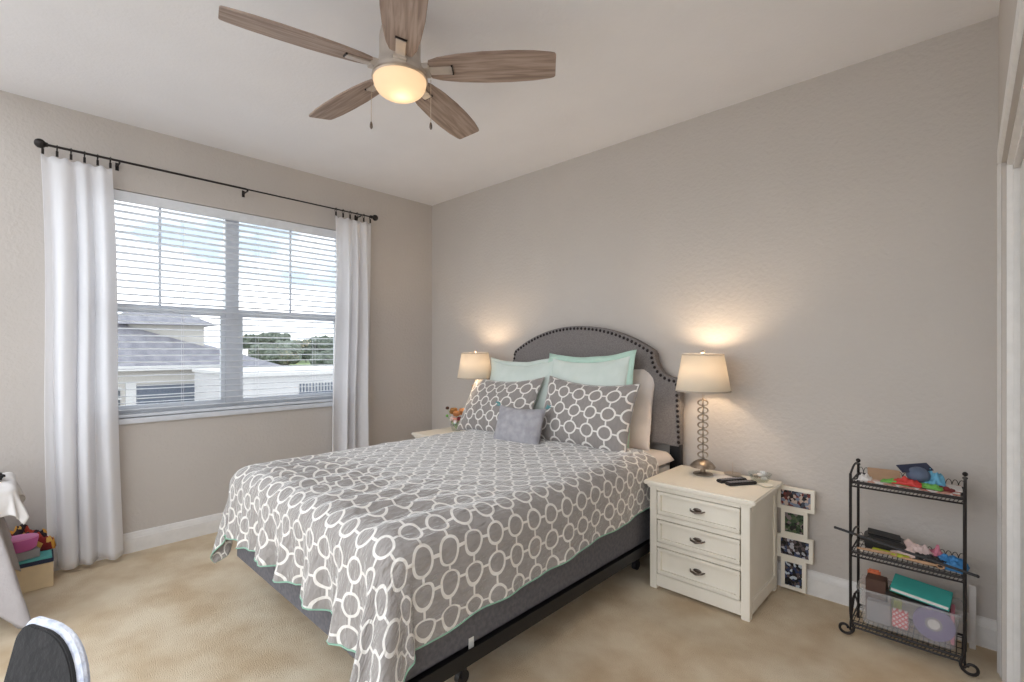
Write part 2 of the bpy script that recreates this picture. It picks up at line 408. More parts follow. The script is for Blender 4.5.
# blinds inside the recess
bl = thing('window_blind', 'white two-inch horizontal slat blind lowered across the double window', 'blind', (-.035, MULL, WZ0))
by0, by1 = WY0 + .01 - MULL, WY1 - .01 - MULL
MB().box(-.028, .022, by0, by1, WZ1 - WZ0 - .055, WZ1 - WZ0 - .003).build('head_rail', M['slat'], bl, bevel=.003)
MB().box(.022, .028, by0, by1, WZ1 - WZ0 - .07, WZ1 - WZ0 - .003).build('valance', M['slat'], bl, bevel=.002)
MB().box(-.025, .025, by0 + .005, by1 - .005, .002, .022).build('bottom_rail', M['slat'], bl, bevel=.004)
nsl = 31; zt = WZ1 - WZ0 - .085; zb = .05
sl0 = None
for i in range(nsl):
    z = zb + (zt - zb) * i / (nsl - 1)
    if sl0 is None:
        def sf(u, v):
            x = -.024 + .048 * u
            return (x, by0 + .006 + (by1 - by0 - .012) * v, .0025 * (1 - (2 * u - 1) ** 2))
        m_ = MB().grid(sf, 5, 1)
        top = len(m_.v)
        m_.grid(lambda u, v: (sf(u, v)[0], sf(u, v)[1], sf(u, v)[2] - .0028), 5, 1)
        m_.box(-.0241, -.0235, by0 + .006, by1 - .006, -.0028, 0); m_.box(.0235, .0241, by0 + .006, by1 - .006, -.0028, 0)
        sl0 = m_.build('slat', M['slat'], bl, loc=(0, 0, z), rot=(0, math.radians(-6), 0)); s_ = sl0
    else:
        s_ = sl0.copy(); C.objects.link(s_); s_.parent = bl; s_.location = (0, 0, z)
for yy in (-.72, -.32, .16, .6):
    t_ = MB(); t_.tube([(.026, yy, .02), (.026, yy, zt + .03)], .0011, 5); t_.tube([(-.026, yy, .02), (-.026, yy, zt + .03)], .0011, 5)
    t_.build('ladder_cord', M['cord'], bl)
MB().tube([(.032, -.70, .52), (.032, -.70, zt + .03)], .004, 8).build('tilt_wand', M['slat'], bl)

# curtain rod, rings and curtains
RX, RZ = .095, 2.465
rod = thing('curtain_rod', 'thin dark metal curtain rod with ball ends above the window', 'curtain rod', (RX, -1.76, RZ))
MB().tube([(0, -1.03, 0), (0, .02, 0)], .0072, 12).tube([(0, .02, 0), (0, 1.04, 0)], .0055, 12).build('pole', M['iron'], rod)
for s in (-1, 1):
    MB().ball((0, s * 1.06 + .008, 0), .026, 18, 12).tube([(0, s * 1.02, 0), (0, s * 1.045, 0)], .013, 12).build('finial', M['iron'], rod)
for yb in (-.70, .03, .93):
    b_ = MB().tube([(-RX, yb, -.012), (-.03, yb, -.012), (-.004, yb, -.010)], .005, 8).lathe([(0, 0), (.018, 0), (.018, .006), (0, .006)], n=16)
    b_ = MB().box(-RX, -RX + .005, yb - .009, yb + .009, -.035, .012).tube([(-RX, yb, -.012), (0, yb, -.013)], .005, 8)
    b_.tube([(math.sin(a) * .013, yb, -math.cos(a) * .013) for a in [x * .3 for x in range(-5, 6)]], .004, 6)
    b_.build('bracket', M['iron'], rod)

def curtain(name, label, yt0, yt1, yb0, yb1, folds, zb, seed, rings):
    root = thing(name, label, 'curtain', (RX, (yt0 + yt1) / 2, 0), group=None)
    yc = (yt0 + yt1) / 2; zt_ = RZ - .055
    rnd = random.Random(seed); ph = [rnd.uniform(0, 6.28) for _ in range(8)]
    nu, nv = 150, 60; vs = []; fs = []
    for i in range(nu + 1):
        u = i / nu
        for j in range(nv + 1):
            v = j / nv; z = zt_ + (zb - zt_) * v
            y = (yt0 + (yt1 - yt0) * u) * (1 - v) + (yb0 + (yb1 - yb0) * u) * v
            bulge = math.sin(min(1, v * 2.2) * PI / 2)
            amp = .010 + .025 * bulge
            uu = u + .035 * math.sin(2 * PI * u * 1.3 + ph[0] + v * 1.2) + .02 * math.sin(v * 3 + ph[1]) * math.sin(PI * u)
            x = amp * math.sin(2 * PI * folds * uu + ph[2]) + .2 * amp * math.sin(2 * PI * folds * 2.3 * uu + ph[3] + v) * (.4 + .6 * v)
            x += .010 * math.sin(2 * PI * u * 2 + v * 5 + ph[4]) * v
            y += .010 * math.sin(2 * PI * folds * uu + ph[5]) * bulge + .006 * math.sin(7 * v + ph[6])
            z2 = z - .012 * (1 - v) ** 8 * math.sin(PI * rings * u) ** 2 + .006 * math.sin(20 * u + ph[7]) * v
            vs.append((max(x, -RX + .03), y - yc, z2))
    for i in range(nu):
        for j in range(nv):
            a = i * (nv + 1) + j; fs.append((a, a + nv + 1, a + nv + 2, a + 1))
    raw('curtain_panel', vs, fs, M['curtain'], root, solid=.0015)
    for k in range(rings):
        yr = yt0 + (yt1 - yt0) * (k + .15) / (rings - .7) - yc
        t_ = MB().tube([(.017 * math.cos(a), yr, RZ - .007 + .017 * math.sin(a)) for a in [2 * PI * q / 16 for q in range(16)]], .0026, 6, closed=True)
        t_.box(-.004, .004, yr - .006, yr + .006, RZ - .056, RZ - .024)
        t_.build('curtain_ring', M['iron'], root)
    return root
curtain('curtain', 'long white curtain left of the window, reaching the carpet', -2.81, -2.495, -2.79, -2.455, 3.3, .03, 3, 6)
curtain('curtain', 'white curtain right of the window, near the room corner, behind the bed', -1.065, -.73, -1.115, -.72, 3.7, .03, 8, 6)

# ------------------------------------------------------------------ ceiling fan
FX, FY = 2.150, -1.795
fan = thing('ceiling_fan', 'five-blade ceiling fan with greyed wood blades and lit frosted bowl', 'ceiling fan', (FX, FY, H))
MB().lathe([(0, 0), (.062, 0), (.065, -.02), (.052, -.055), (.03, -.07), (0, -.07)], n=32).build('canopy', M['fanmetal'], fan)
MB().lathe([(0, -.068), (.05, -.068), (.080, -.09), (.086, -.12), (.086, -.20), (.092, -.235), (.100, -.248), (.110, -.262), (.114, -.272), (.114, -.286), (0, -.286)], n=48).build('motor_housing', M['fanmetal'], fan)
MB().lathe([(.108, -.283), (.116, -.284), (.117, -.293), (.112, -.298), (.108, -.295)], n=48).build('light_ring', M['nickel'], fan)
MB().lathe([(0, -.371)] + [(.111 * math.sin(a) ** .8, -.292 - .079 * max(0, math.cos(a)) ** .8) for a in [PI / 2 * k / 14 for k in range(1, 15)]] + [(.106, -.288)], n=48).build('glass_bowl', M['bowl'], fan)
MB().ball((.010, .0, -.322), .018, 14, 10).build('bulb', M['bulb'], fan)
pl = bpy.data.lights.new('fan_bulb_light', 'POINT'); pl.energy = .22; pl.color = (1, .78, .52); pl.shadow_soft_size = .03
po = bpy.data.objects.new('fan_bulb_light', pl); C.objects.link(po); po.parent = fan; po.location = (.010, .0, -.332)
BL = [(.125, .030), (.13, .046), (.17, .060), (.25, .073), (.36, .081), (.47, .082), (.57, .077), (.638, .067), (.655, .062), (.660, .054)]
def blade_outline():
    a = [(x, y) for x, y in BL]; b = [(x, -y) for x, y in reversed(BL)]
    return a + b
for k in range(5):
    a = .698 + k * 2 * PI / 5
    bm_ = MB().prism(blade_outline(), -.004, .004)
    bo = bm_.build('blade', M['blade'], fan, bevel=.0015, loc=(0, 0, -.254), rot=(math.radians(-13), 0, a))
    br = MB().box(.10, .225, -.020, .020, -.012, -.0045).box(.095, .13, -.028, .028, -.02, .01)
    br.build('blade_bracket', M['fanmetal'], bo, bevel=.002)
    MB().box(.222, .229, -.023, .023, -.010, -.0042).build('bracket_tip', M['nail'], bo)
for (cx_, cy_, ln) in ((-.105, -.075, .20), (.075, .105, .20)):
    ch = MB().tube([(cx_, cy_, -.28), (cx_, cy_, -.262 - ln)], .0013, 5).build('pull_chain', M['nickel'], fan)
    MB().lathe([(0, 0), (.003, -.002), (.006, -.012), (.0065, -.024), (.003, -.032), (0, -.033)], (cx_, cy_, -.262 - ln), 12).build('pull_fob', M['pewter'], ch)

# ------------------------------------------------------------------ bed
BX0, BX1, BY0, BY1 = 1.075, 2.592, -.115, -2.14
bed = thing('bed', 'queen bed with grey studded headboard, grey box spring and black frame', 'bed', (1.855, -1.13, 0))
def BC(x, y): return (x - 1.855, y + 1.13)
def hb_outline(off=0):
    pts = []
    W_, SH, NX, NZ, AP, ZB = .785, 1.122, .618, 1.286, 1.472, .70
    right = [(W_, ZB), (W_, SH - .035), (W_ - .006, SH - .012), (W_ - .03, SH)]
    for k in range(1, 9):
        t = k / 9; a = t * PI / 2
        right.append((W_ - .03 - (W_ - .03 - NX) * math.sin(a), SH + (NZ - .012 - SH) * (1 - math.cos(a))))
    right.append((NX, NZ))
    R = (NX ** 2 + (AP - NZ) ** 2) / (2 * (AP - NZ)); zc = AP - R; a0 = math.asin(NX / R)
    arc = [(R * math.sin(a0 * (1 - k / 24)), zc + R * math.cos(a0 * (1 - k / 24))) for k in range(1, 25)]
    right += arc
    left = [(-x, z) for x, z in reversed(right[:-1])]
    return [(x - .028, z) for x, z in right + left]
ol = hb_outline()
hy0 = -.095 + 1.13; hy1 = -.02 + 1.13
hbd = MB().prism(ol, hy0, hy1, 'y').build('headboard', M['headboard'], bed, bevel=.01, seg=3)
# inward offset of outline for nail line
def inset(pts, d):
    out = []
    n = len(pts)
    for i in range(n):
        a = Vector(pts[i - 1]); b = Vector(pts[(i + 1) % n]); t = (b - a).normalized(); nrm = Vector((-t.y, t.x))
        out.append(Vector(pts[i]) + nrm * d)
    return out
ni = inset(ol, .019)
seq = ni[:]  # starts at right bottom going up and over
L = [0]
for i in range(1, len(seq)): L.append(L[-1] + (seq[i] - seq[i - 1]).length)
nn = 80; nail0 = None
for k in range(nn):
    d_ = L[-1] * (k + .3) / nn; i = max(q for q in range(len(L)) if L[q] <= d_); i = min(i, len(seq) - 2)
    p = seq[i].lerp(seq[i + 1], (d_ - L[i]) / (L[i + 1] - L[i]))
    if nail0 is None:
        nail0 = MB().lathe([(0, -.008), (.006, -.007), (.0095, -.0035), (.0108, .0), (0, .0)], n=12).build('nailhead', M['nail'], hbd)
        nail0.rotation_euler = (-PI / 2, 0, 0); nl = nail0
    else:
        nl = nail0.copy(); C.objects.link(nl); nl.parent = hbd
    nl.rotation_euler = (-PI / 2, 0, 0)
    nl.location = (p.x, hy0 + .0005, p.y)
for s in (-1, 1):
    MB().box(s * .72 - .035, s * .72 + .035, -.075 + 1.13, -.035 + 1.13, 0, .72).build('headboard_post', M['blackrail'], bed, bevel=.003)
bs = MB().box(BX0 - 1.855 + .02, BX1 - 1.855 - .02, BY1 + 1.13 + .03, BY0 + 1.13, .195, .40).build('box_spring', M['boxspring'], bed, bevel=.02, seg=3)
t_ = MB().box(BX1 - 1.855 - .0205, BX1 - 1.855 - .0185, BY1 + 1.13 + .36, BY1 + 1.13 + .385, .195, .235).build('white_tag', M['label'], bs)
MB().box(BX0 - 1.855 + .01, BX1 - 1.855 - .01, BY1 + 1.13 + .015, BY0 + 1.13, .40, .645).build('mattress', M['mattress'], bed, bevel=.05, seg=4)
fr = MB()
for s in (-1, 1):
    fr.box(s * .70 - .02, s * .70 + .02, -.93, 1.0, .155, .193); fr.box(s * .72 - .003 + s * .018, s * .72 + .003 + s * .018, -.93, 1.0, .155, .21)
for yy in (-.60, .1, .75): fr.box(-.72, .72, yy - .02, yy + .02, .15, .175)
fr.build('bed_rail', M['blackrail'], bed)
for lx, ly in ((.62, -.60), (-.62, -.60), (0, -.60), (.62, .75), (-.62, .75), (0, .1)):
    g = MB().lathe([(0, .155), (.020, .155), (.020, .13), (.014, .12), (.014, .075), (.022, .068), (.016, .055), (0, .055)], (lx, ly, 0), 16)
    lg = g.build('leg', M['blackrail'], bed)
    ws = MB().tube([(lx - .012, ly, .028), (lx + .012, ly, .028)], .028, 20).box(lx - .017, lx - .013, ly - .012, ly + .012, .028, .065).box(lx + .013, lx + .017, ly - .012, ly + .012, .028, .065)
    ws.build('caster', M['black'], lg)

# ---- coverlet draped over the mattress
def coverlet():
    r = .10
    x0, x1, yf = BX0 + r - .015, BX1 - r + .015, BY1 + r - .015    # inner rectangle (flat top)
    yh = -.34; topz = .690
    Lw = x1 - x0; Ll = yh - yf
    nu, nv = 260, 270
    OL, OR, OF = .44, .42, .40
    vs = []; uvs = []; edge = []
    for i in range(nu + 1):
        for j in range(nv + 1):
            u = i / nu; v = j / nv
            OFu = OF + .085 * max(0, (u - .62) / .38) + .03 * max(0, (.12 - u) / .12)
            t = -OFu + (Ll + OFu) * v            # 0 at foot edge inner line
            orr = OR - .09 * max(0, t / Ll) + (.0 if t > 0 else 0)
            s = -OL + (Lw + OL + orr) * u
            a = max(0, s - Lw) if s > Lw else (-s if s < 0 else 0); sx = 1 if s > Lw else -1
            b = -t if t < 0 else 0
            # rounded cloth corner
            bx = min(max(s, 0), Lw); byy = max(t, 0)
            d = math.hypot(a, b)
            if a > 0 and b > 0:
                th = math.atan2(b, a)
            else: th = 0 if a > 0 else PI / 2
            lim = d
            if a > .3 and b > .3:   # trim the square corner a little
                lim = d * (1 - .10 * min(1, (min(a, b) - .3) / .2))
            d2 = lim
            if d2 < r * PI / 2: hor = r * math.sin(d2 / r); drop = r * (1 - math.cos(d2 / r)); w_ = 0
            else:
                e = d2 - r * PI / 2; hor = r + .04 * e; drop = r + e * .99; w_ = e
            # folds
            corner = math.sin(2 * th) if (a > 0 and b > 0) else 0
            if a > 0 and b > 0:
                hor += w_ * (.42 if sx > 0 else .14) * corner + w_ * (.12 if sx > 0 else .09) * math.sin(5 * 2 * th + (1.0 if sx > 0 else 5.3)) * corner ** .5
            elif b > 0:
                k = min(1, w_ * 3.2)
                fade = min(1, min(s, Lw - s) / .12) if 0 < s < Lw else 0
                hor += k * fade * ((.026 + .030 * s / Lw) * math.sin(2 * PI * s / .235 + .8 + .9 * math.sin(3 * s)) + .014 * math.sin(2 * PI * s / .10 + 2 * s))
                hor += k * (1 - fade) * .01
            elif a > 0:
                k = min(1, w_ * 3)
                fade = min(1, t / .2)
                hor += k * fade * (.010 * math.sin(2 * PI * t / .41 + 1) + .006 * math.sin(2 * PI * t / .19))
            px = (x0 + bx) + (sx * hor * math.cos(th) if a > 0 else 0)
            py = (yf + byy) - (hor * math.sin(th) if b > 0 else 0)
            pz = topz - drop
            n1 = fbm(s * 3.1, t * 3.1, 1.3) ; n2 = fbm(s * 14, t * 9, 5.1)
            amp = .007 if d == 0 else .005
            pz += n1 * amp + n2 * .0045 + .010 * math.sin(PI * min(1, max(0, s / Lw))) + (.012 * math.exp(-((t - Ll) / .3) ** 2) if d == 0 else 0)
            # crumples running down the foot end of the top
            tf = math.exp(-((t - .10) / .32) ** 2)
            pz += tf * .010 * math.sin(2 * PI * s / .13 + 4 * fbm(s * 2, t * 2, 7)) * (1 if b == 0 else .6)
            if a > 0: px += n2 * .004
            if b > 0: py += n2 * .006
            if d > 0: pz += .004 * n1
            q_ = min(1, max(0, (py + .76) / .2)); q_ = q_ * q_ * (3 - 2 * q_)
            if px > 2.598: px += (2.598 + .02 * (px - 2.598) - px) * q_
            if pz < .02: pz = .02 + .002 * (j % 2)
            vs.append((px, py, pz)); uvs.append((s + .02, t + .01))
    fs = []
    for i in range(nu):
        for j in range(nv):
            a = i * (nv + 1) + j; fs.append((a, a + nv + 1, a + nv + 2, a + 1))
    root = raw('coverlet', vs, fs, M['quilt'], None, uvs, solid=.006)
    tag(root, 'grey quilted coverlet with white linked rings draped over the bed', 'bedspread')
    path = [vs[j] for j in range(nv, -1, -1)] + [vs[i * (nv + 1)] for i in range(1, nu + 1)] + [vs[nu * (nv + 1) + j] for j in range(1, nv + 1)]
    path = path[::2]
    hem = MB().tube(path, .0032, 6).build('green_hem', M['mintedge'], root)
    hem['label'] = 'thin mint green hem piping'
    return root
coverlet()

# folded-back sheet / blanket at the head, hanging beside the nightstand
def headsheet():
    vs = []; fs = []; nu, nv = 60, 14
    for i in range(nu + 1):
        u = i / nu
        for j in range(nv + 1):
            v = j / nv
            s = -.10 + 1.72 * u; x = BX0 - .0 + s; 
            y = -.125 - .30 * v
            x = BX0 - .0 + 1.515 * u
            z = .662 + .004 * fbm(x * 6, y * 6)
            ed = max(0, x - (BX1 - .06)); z -= ed * ed * 13
            ed = max(0, (BX0 + .06) - x); z -= ed * ed * 13
            vs.append((x, y, z))
    for i in range(nu):
        for j in range(nv):
            a = i * (nv + 1) + j; fs.append((a, a + nv + 1, a + nv + 2, a + 1))
    o = raw('fitted_sheet', vs, fs, M['white_linen'], None, solid=.006)
    tag(o, 'off-white sheet edge showing on the mattress below the pillows', 'sheet')
headsheet()

# ---- pillows
def pillow(name, label, w, h, t, m, loc, rot, flange=0, fm=None, seed=0, sag=.03, parent=None, pinch=.05, group=None, uvrot=0, corner=None):
    root = thing(name, label, 'pillow', loc, rot=rot, group=group)
    n = 34; vs = []; uvs = []; fs = []
    def P(u, v, side):
        cx_ = w / 2 * (1 - pinch * (1 - v * v)); cz_ = h / 2 * (1 - pinch * (1 - u * u))
        th = t / 2 * (max(0, (1 - abs(u) ** 3.0) * (1 - abs(v) ** 3.0))) ** .55
        th *= 1 - .12 * v                         # fuller towards the bottom
        nn_ = fbm(u * 1.7 + seed, v * 1.7, seed * 3.1)
        n2 = fbm(u * 5 + seed, v * 5 + side, seed)
        th2 = th * (1 + .18 * nn_) + .004 * n2 * (1 if th > .01 else 0)
        x = u * cx_; z = v * cz_ + h / 2
        z -= sag * (1 - u * u) * (.5 + .5 * v) 
        x += .006 * n2; 
        return (x, -side * th2, z)
    for side in (1, -1):
        b = len(vs)
        for i in range(n + 1):
            for j in range(n + 1):
                u = -math.cos(PI * i / n) if False else (2 * i / n - 1); v = 2 * j / n - 1
                u = math.sin(u * PI / 2); v = math.sin(v * PI / 2)
                vs.append(P(u, v, side)); 
                q = (u * w / 2, v * h / 2)
                uvs.append((q[0] * math.cos(uvrot) - q[1] * math.sin(uvrot) + .03 + seed * .013, q[0] * math.sin(uvrot) + q[1] * math.cos(uvrot) + .05))
        for i in range(n):
            for j in range(n):
                a = b + i * (n + 1) + j; q = (a, a + n + 1, a + n + 2, a + 1)
                fs.append(q if side == 1 else q[::-1])
    body = raw('pillow_body', vs, fs, m, root, uvs)
    # perimeter
    def edge(k):   # closed loop around the seam
        pts = []
        for i in range(k): pts.append((-1 + 2 * i / k, -1))
        for i in range(k): pts.append((1, -1 + 2 * i / k))
        for i in range(k): pts.append((1 - 2 * i / k, 1))
        for i in range(k): pts.append((-1, 1 - 2 * i / k))
        return pts
    if flange:
        k = 20; pe = edge(k); v2 = []; f2 = []
        for (u, v) in pe:
            p = Vector(P(u, v, 1)); p.y = 0
            wav = .008 * math.sin(9 * u + 7 * v + seed)
            q = Vector((p.x + flange * (u if abs(u) >= abs(v) else u * .98), wav, p.z + flange * (v if abs(v) >= abs(u) else v * .98)))
            if abs(abs(u) - 1) < 1e-6: q.x = p.x + flange * u
            if abs(abs(v) - 1) < 1e-6: q.z = p.z + flange * v
            v2 += [p.lerp(q, -.25), q]
        N = len(pe)
        for i in range(N):
            j = (i + 1) % N; f2.append((2 * i, 2 * i + 1, 2 * j + 1, 2 * j))
        raw('flange', v2, f2, fm or m, root, [(0, 0)] * len(v2), solid=.004)
    elif fm:
        e = edge(24); MB().tube([P(u, v, 1) if False else (P(u, v, 1)[0], 0, P(u, v, 1)[2]) for u, v in e], .0035, 6, closed=True).build('piping', fm, root)
    if corner:
        for su in (-1, 1):
            for sv in (-1, 1):
                p = P(su, sv, 1); tb = MB()
                rr = random.Random(su * 3 + sv)
                for q in range(9):
                    dx = su * rr.uniform(.01, .035) + rr.uniform(-.012, .012); dz = sv * rr.uniform(.005, .02) + rr.uniform(-.012, .006)
                    tb.tube([(p[0], 0, p[2]), (p[0] + dx * .5, rr.uniform(-.012, .008), p[2] + dz * .6), (p[0] + dx, rr.uniform(-.02, .01), p[2] + dz)], [.004, .0045, .003], 5)
                tb.build('tassel', corner, root)
    return root
def R_(x, z=0, y=0): return (math.radians(x), math.radians(y), math.radians(z))
pillow('bed_pillow', 'off-white bed pillow standing against the headboard, behind the aqua pillows', .66, .55, .13, M['white_linen'], (2.125, -.19, .665), R_(-12, 2), seed=1, pinch=.02)
0 and pillow('bed_pillow', 'off-white bed pillow hidden behind the left aqua sham', .66, .46, .13, M['white_linen'], (1.47, -.19, .665), R_(-14, -2), seed=2)
pillow('aqua_sham', 'pale aqua pillow with green flange, behind the right ring-pattern sham', .62, .59, .12, M['aqua'], (2.055, -.34, .672), R_(-12, 1, -2), flange=.04, fm=M['greenband'], seed=3, sag=.025)
pillow('aqua_sham', 'pale aqua pillow with narrow flange, behind the left ring-pattern sham', .66, .56, .12, M['aqua'], (1.44, -.33, .672), R_(-12, -1, -2), flange=.03, fm=M['aqua'], seed=6, sag=.03)
pillow('patterned_sham', 'right grey sham with white linked rings, in front of green-flanged pillow', .68, .45, .15, M['sham'], (2.115, -.475, .682), R_(-20, 2, 2), fm=M['sham'], seed=5)
pillow('patterned_sham', 'left grey sham with white linked rings, nearest the window wall', .76, .46, .15, M['sham'], (1.335, -.50, .682), R_(-28, -3, -2), fm=M['sham'], seed=9)
pillow('accent_pillow', 'small plain grey pillow with teal corner tassels on the bed', .37, .26, .11, M['greysmall'], (1.76, -.665, .676), R_(-20, 8), seed=4, sag=.01, corner=M['teal'])

# ------------------------------------------------------------------ nightstands
def nightstand(label, x0, x1):
    yf, yb, h = -.515, -.065, .585
    t = thing('nightstand', label, 'nightstand', ((x0 + x1) / 2, (yf + yb) / 2, 0), group=None)
    cx_, cy_ = (x0 + x1) / 2, (yf + yb) / 2; hw = (x1 - x0) / 2 - .03; hd_ = (yb - yf) / 2
    b = MB()
    # carcass: corner stiles to the floor, recessed side panels, face frame, low arch
    for sx in (-1, 1):
        for sy in (-1, 1):
            b.box(min(sx * hw, sx * (hw - .04)), max(sx * hw, sx * (hw - .04)), min(sy * hd_, sy * (hd_ - .04)), max(sy * hd_, sy * (hd_ - .04)), 0, .56)
        b.box(min(sx * (hw - .008), sx * (hw - .02)), max(sx * (hw - .008), sx * (hw - .02)), -hd_ + .04, hd_ - .04, .05, .56)
        for z0, z1 in ((.02, .085), (.515, .56)):
            b.box(min(sx * hw, sx * (hw - .02)), max(sx * hw, sx * (hw - .02)), -hd_ + .04, hd_ - .04, z0, z1)
    for z0, z1 in ((.018, .085), (.232, .257), (.382, .407), (.535, .56)):
        b.box(-hw + .04, hw - .04, -hd_, -hd_ + .03, z0, z1)
    b.box(-hw + .02, hw - .02, hd_ - .015, hd_ - .003, .05, .56)
    b.box(-hw + .02, hw - .02, -hd_ + .025, hd_ - .02, .05, .06)
    b.build('body', M['cream'], t, bevel=.003)
    tp = MB().box(-hw - .03, hw + .03, -hd_ - .02, hd_ + .01, .562, .585).build('top', M['cream'], t, bevel=.006, seg=3)
    MB().box(-hw - .012, hw + .012, -hd_ - .010, hd_, .548, .562).build('moulding', M['cream'], t, bevel=.004)
    for z0, z1 in ((.090, .228), (.261, .378), (.411, .531)):
        zc = (z0 + z1) / 2; xa = hw - .045
        d = MB().box(-xa, xa, -hd_ + .016, -hd_ + .028, z0, z1)
        # raised picture-frame border
        for (a, b2, c, e) in ((-xa, xa, z1 - .018, z1), (-xa, xa, z0, z0 + .018), (-xa, -xa + .018, z0 + .018, z1 - .018), (xa - .018, xa, z0 + .018, z1 - .018)):
            d.box(a, b2, -hd_ - .004, -hd_ + .018, c, e)
        dr_ = d.build('drawer', M['cream'], t, bevel=.0025)
        # cup-like pull
        hp = MB().tube([(-.038, -hd_ + .016, zc), (-.028, -hd_ - .004, zc - .002), (0, -hd_ - .012, zc - .006), (.028, -hd_ - .004, zc - .002), (.038, -hd_ + .016, zc)], [.003, .0045, .0065, .0045, .003], 8)
        hp.ball((0, -hd_ + .014, zc + .002), .013, 12, 8, (1.7, .35, .8))
        hp.build('drawer_pull', M['pewter'], dr_)
    return t
nightstand('cream nightstand with three drawers at right of the bed, remotes on top', 2.605, 3.180)
nightstand('cream nightstand partly hidden on the window side of the bed', .415, .99)

# ------------------------------------------------------------------ lamps
def lamp(label, x, y, z0, s=1.0):
    t = thing('table_lamp', label, 'lamp', (x, y, z0))
    MB().lathe([(0, 0), (.052, 0), (.054, .004), (.050, .009), (.02, .012), (.014, .016), (.014, .05), (0, .05)], n=32).build('base', M['silver'], t)
    MB().lathe([(.010, .088), (.030, .082), (.052, .068), (.068, .048), (.070, .044), (.066, .046), (.050, .063), (.030, .076), (.010, .082)], n=36).build('dome', M['silver'], t)
    MB().tube([(0, 0, .03), (0, 0, .50)], .0035, 8).build('stem', M['nickel'], t)
    zc = .112; link0 = None
    for k in range(8):
        if link0 is None:
            m_ = MB()
            for q in range(2):
                ph = q * PI / 2 + .38
                m_.tube([(math.cos(ph) * .0265 * math.cos(a), math.sin(ph) * .0265 * math.cos(a), .0165 * math.sin(a)) for a in [2 * PI * w_ / 20 for w_ in range(20)]], .0044, 6, closed=True)
            m_.ball((0, 0, .0215), .0055, 10, 6)
            link0 = m_.build('ring_link', M['silver'], t, loc=(0, 0, zc)); l_ = link0
        else:
            l_ = link0.copy(); C.objects.link(l_); l_.parent = t; l_.location = (0, 0, zc + .0425 * k)
    hz = .475
    MB().lathe([(0, hz - .015), (.016, hz - .012), (.018, hz), (.018, hz + .045), (0, hz + .045)], n=16).build('socket', M['nickel'], t)
    MB().ball((0, 0, hz + .095), .028, 16, 12, (1, 1, 1.2)).build('bulb', M['bulb'], t)
    hp = [(.0, .02, hz), (0, .05, hz + .07), (0, .045, hz + .16), (0, 0, hz + .21), (0, -.045, hz + .16), (0, -.05, hz + .07), (0, -.02, hz)]
    MB().tube(hp, .0018, 6).build('harp', M['nickel'], t)
    MB().lathe([(0, 0), (.006, 0), (.006, .008), (.012, .012), (.012, .018), (.006, .026), (0, .027)], (0, 0, hz + .21), 12).build('finial', M['nickel'], t)
    zb, zt2 = hz - .0, hz + .213
    sh = MB().lathe([(.149, zb), (.112, zt2)], n=56)
    so = sh.build('lamp_shade', M['shade'], t); md = so.modifiers.new('th', 'SOLIDIFY'); md.thickness = .002
    MB().lathe([(.1505, zb), (.1510, zb + .001), (.1496, zb + .008), (.1482, zb + .008), (.1485, zb)], n=56).build('bottom_trim', M['shadetrim'], so)
    MB().lathe([(.1135, zt2 - .006), (.1140, zt2 + .001), (.1105, zt2 + .001), (.1110, zt2 - .006)], n=56).build('top_trim', M['shadetrim'], so)
    sp = MB()
    for k in range(3):
        a = 2 * PI * k / 3 + .5; sp.tube([(0, 0, hz + .205), (.112 * math.cos(a), .112 * math.sin(a), zt2 - .003)], .0016, 5)
    sp.build('spider', M['nickel'], so)
    l = bpy.data.lights.new('lamp_bulb_light', 'POINT'); l.energy = 2.1; l.color = (1, .78, .54); l.shadow_soft_size = .035
    o = bpy.data.objects.new('lamp_bulb_light', l); C.objects.link(o); o.parent = t; o.location = (0, 0, hz + .14)
    return t
lamp('lit table lamp with stacked silver ring stem on the right nightstand', 2.80, -.20, .5855)
lamp('lit table lamp beyond the bed, its stem hidden by pillows', .925, -.255, .5855)

# ------------------------------------------------------------------ things on the nightstands
def remote(label, loc, rz, col, n_):
    t = thing('remote_control', label, 'remote control', loc, math.radians(rz))
    MB().box(-.085, .085, -.022, .022, 0, .016).build('casing', col, t, bevel=.005, seg=3)
    for i in range(8):
        for j in range(3):
            MB().box(-.07 + i * .017, -.061 + i * .017, -.014 + j * .011, -.007 + j * .011, .0158, .0178).build('button', M['greycloth'], t)
remote('black remote control nearest the nightstand front edge', (3.03, -.27, .5855), 56, M['black'], 1)
remote('black remote control behind another one, by the lamp', (2.975, -.245, .5855), 60, M['black'], 2)
t = thing('note_pad', 'small white paper beside the lamp base and remotes', 'paper', (2.90, -.17, .5855), .4)
MB().box(-.05, .05, -.035, .035, 0, .003).build('sheet', M['paper_white'], t)
t = thing('ring_holder', 'small thin-stemmed metal ring holder dish against the wall', 'jewellery holder', (2.93, -.10, .5855))
MB().lathe([(0, 0), (.03, 0), (.046, .006), (.048, .009), (.03, .005), (0, .004)], n=28).build('dish', M['nickel'], t)
MB().tube([(0, 0, .003), (0, 0, .075)], [.003, .0012], 8).build('stem', M['nickel'], t)
t = thing('glass_dish', 'clear glass dish of small trinkets at the nightstand back corner', 'dish', (3.085, -.14, .5855))
MB().lathe([(0, .003), (.035, .003), (.05, .03), (.056, .045), (.059, .045), (.053, .028), (.038, 0), (0, 0)], n=32).build('bowl', M['jar'], t)
for i, (a, r, m_) in enumerate(((0, .02, 'paper_white'), (2, .024, 'salmon'), (4, .022, 'nickel'), (5, .01, 'paper_white'))):
    MB().ball((r * math.cos(a), r * math.sin(a), .02 + .006 * i), .014, 10, 8, (1.2, .9, .7)).build('trinket', M[m_], t)
t = thing('saucer', 'flat pale saucer beside the glass dish on the right nightstand', 'saucer', (3.135, -.215, .5855))
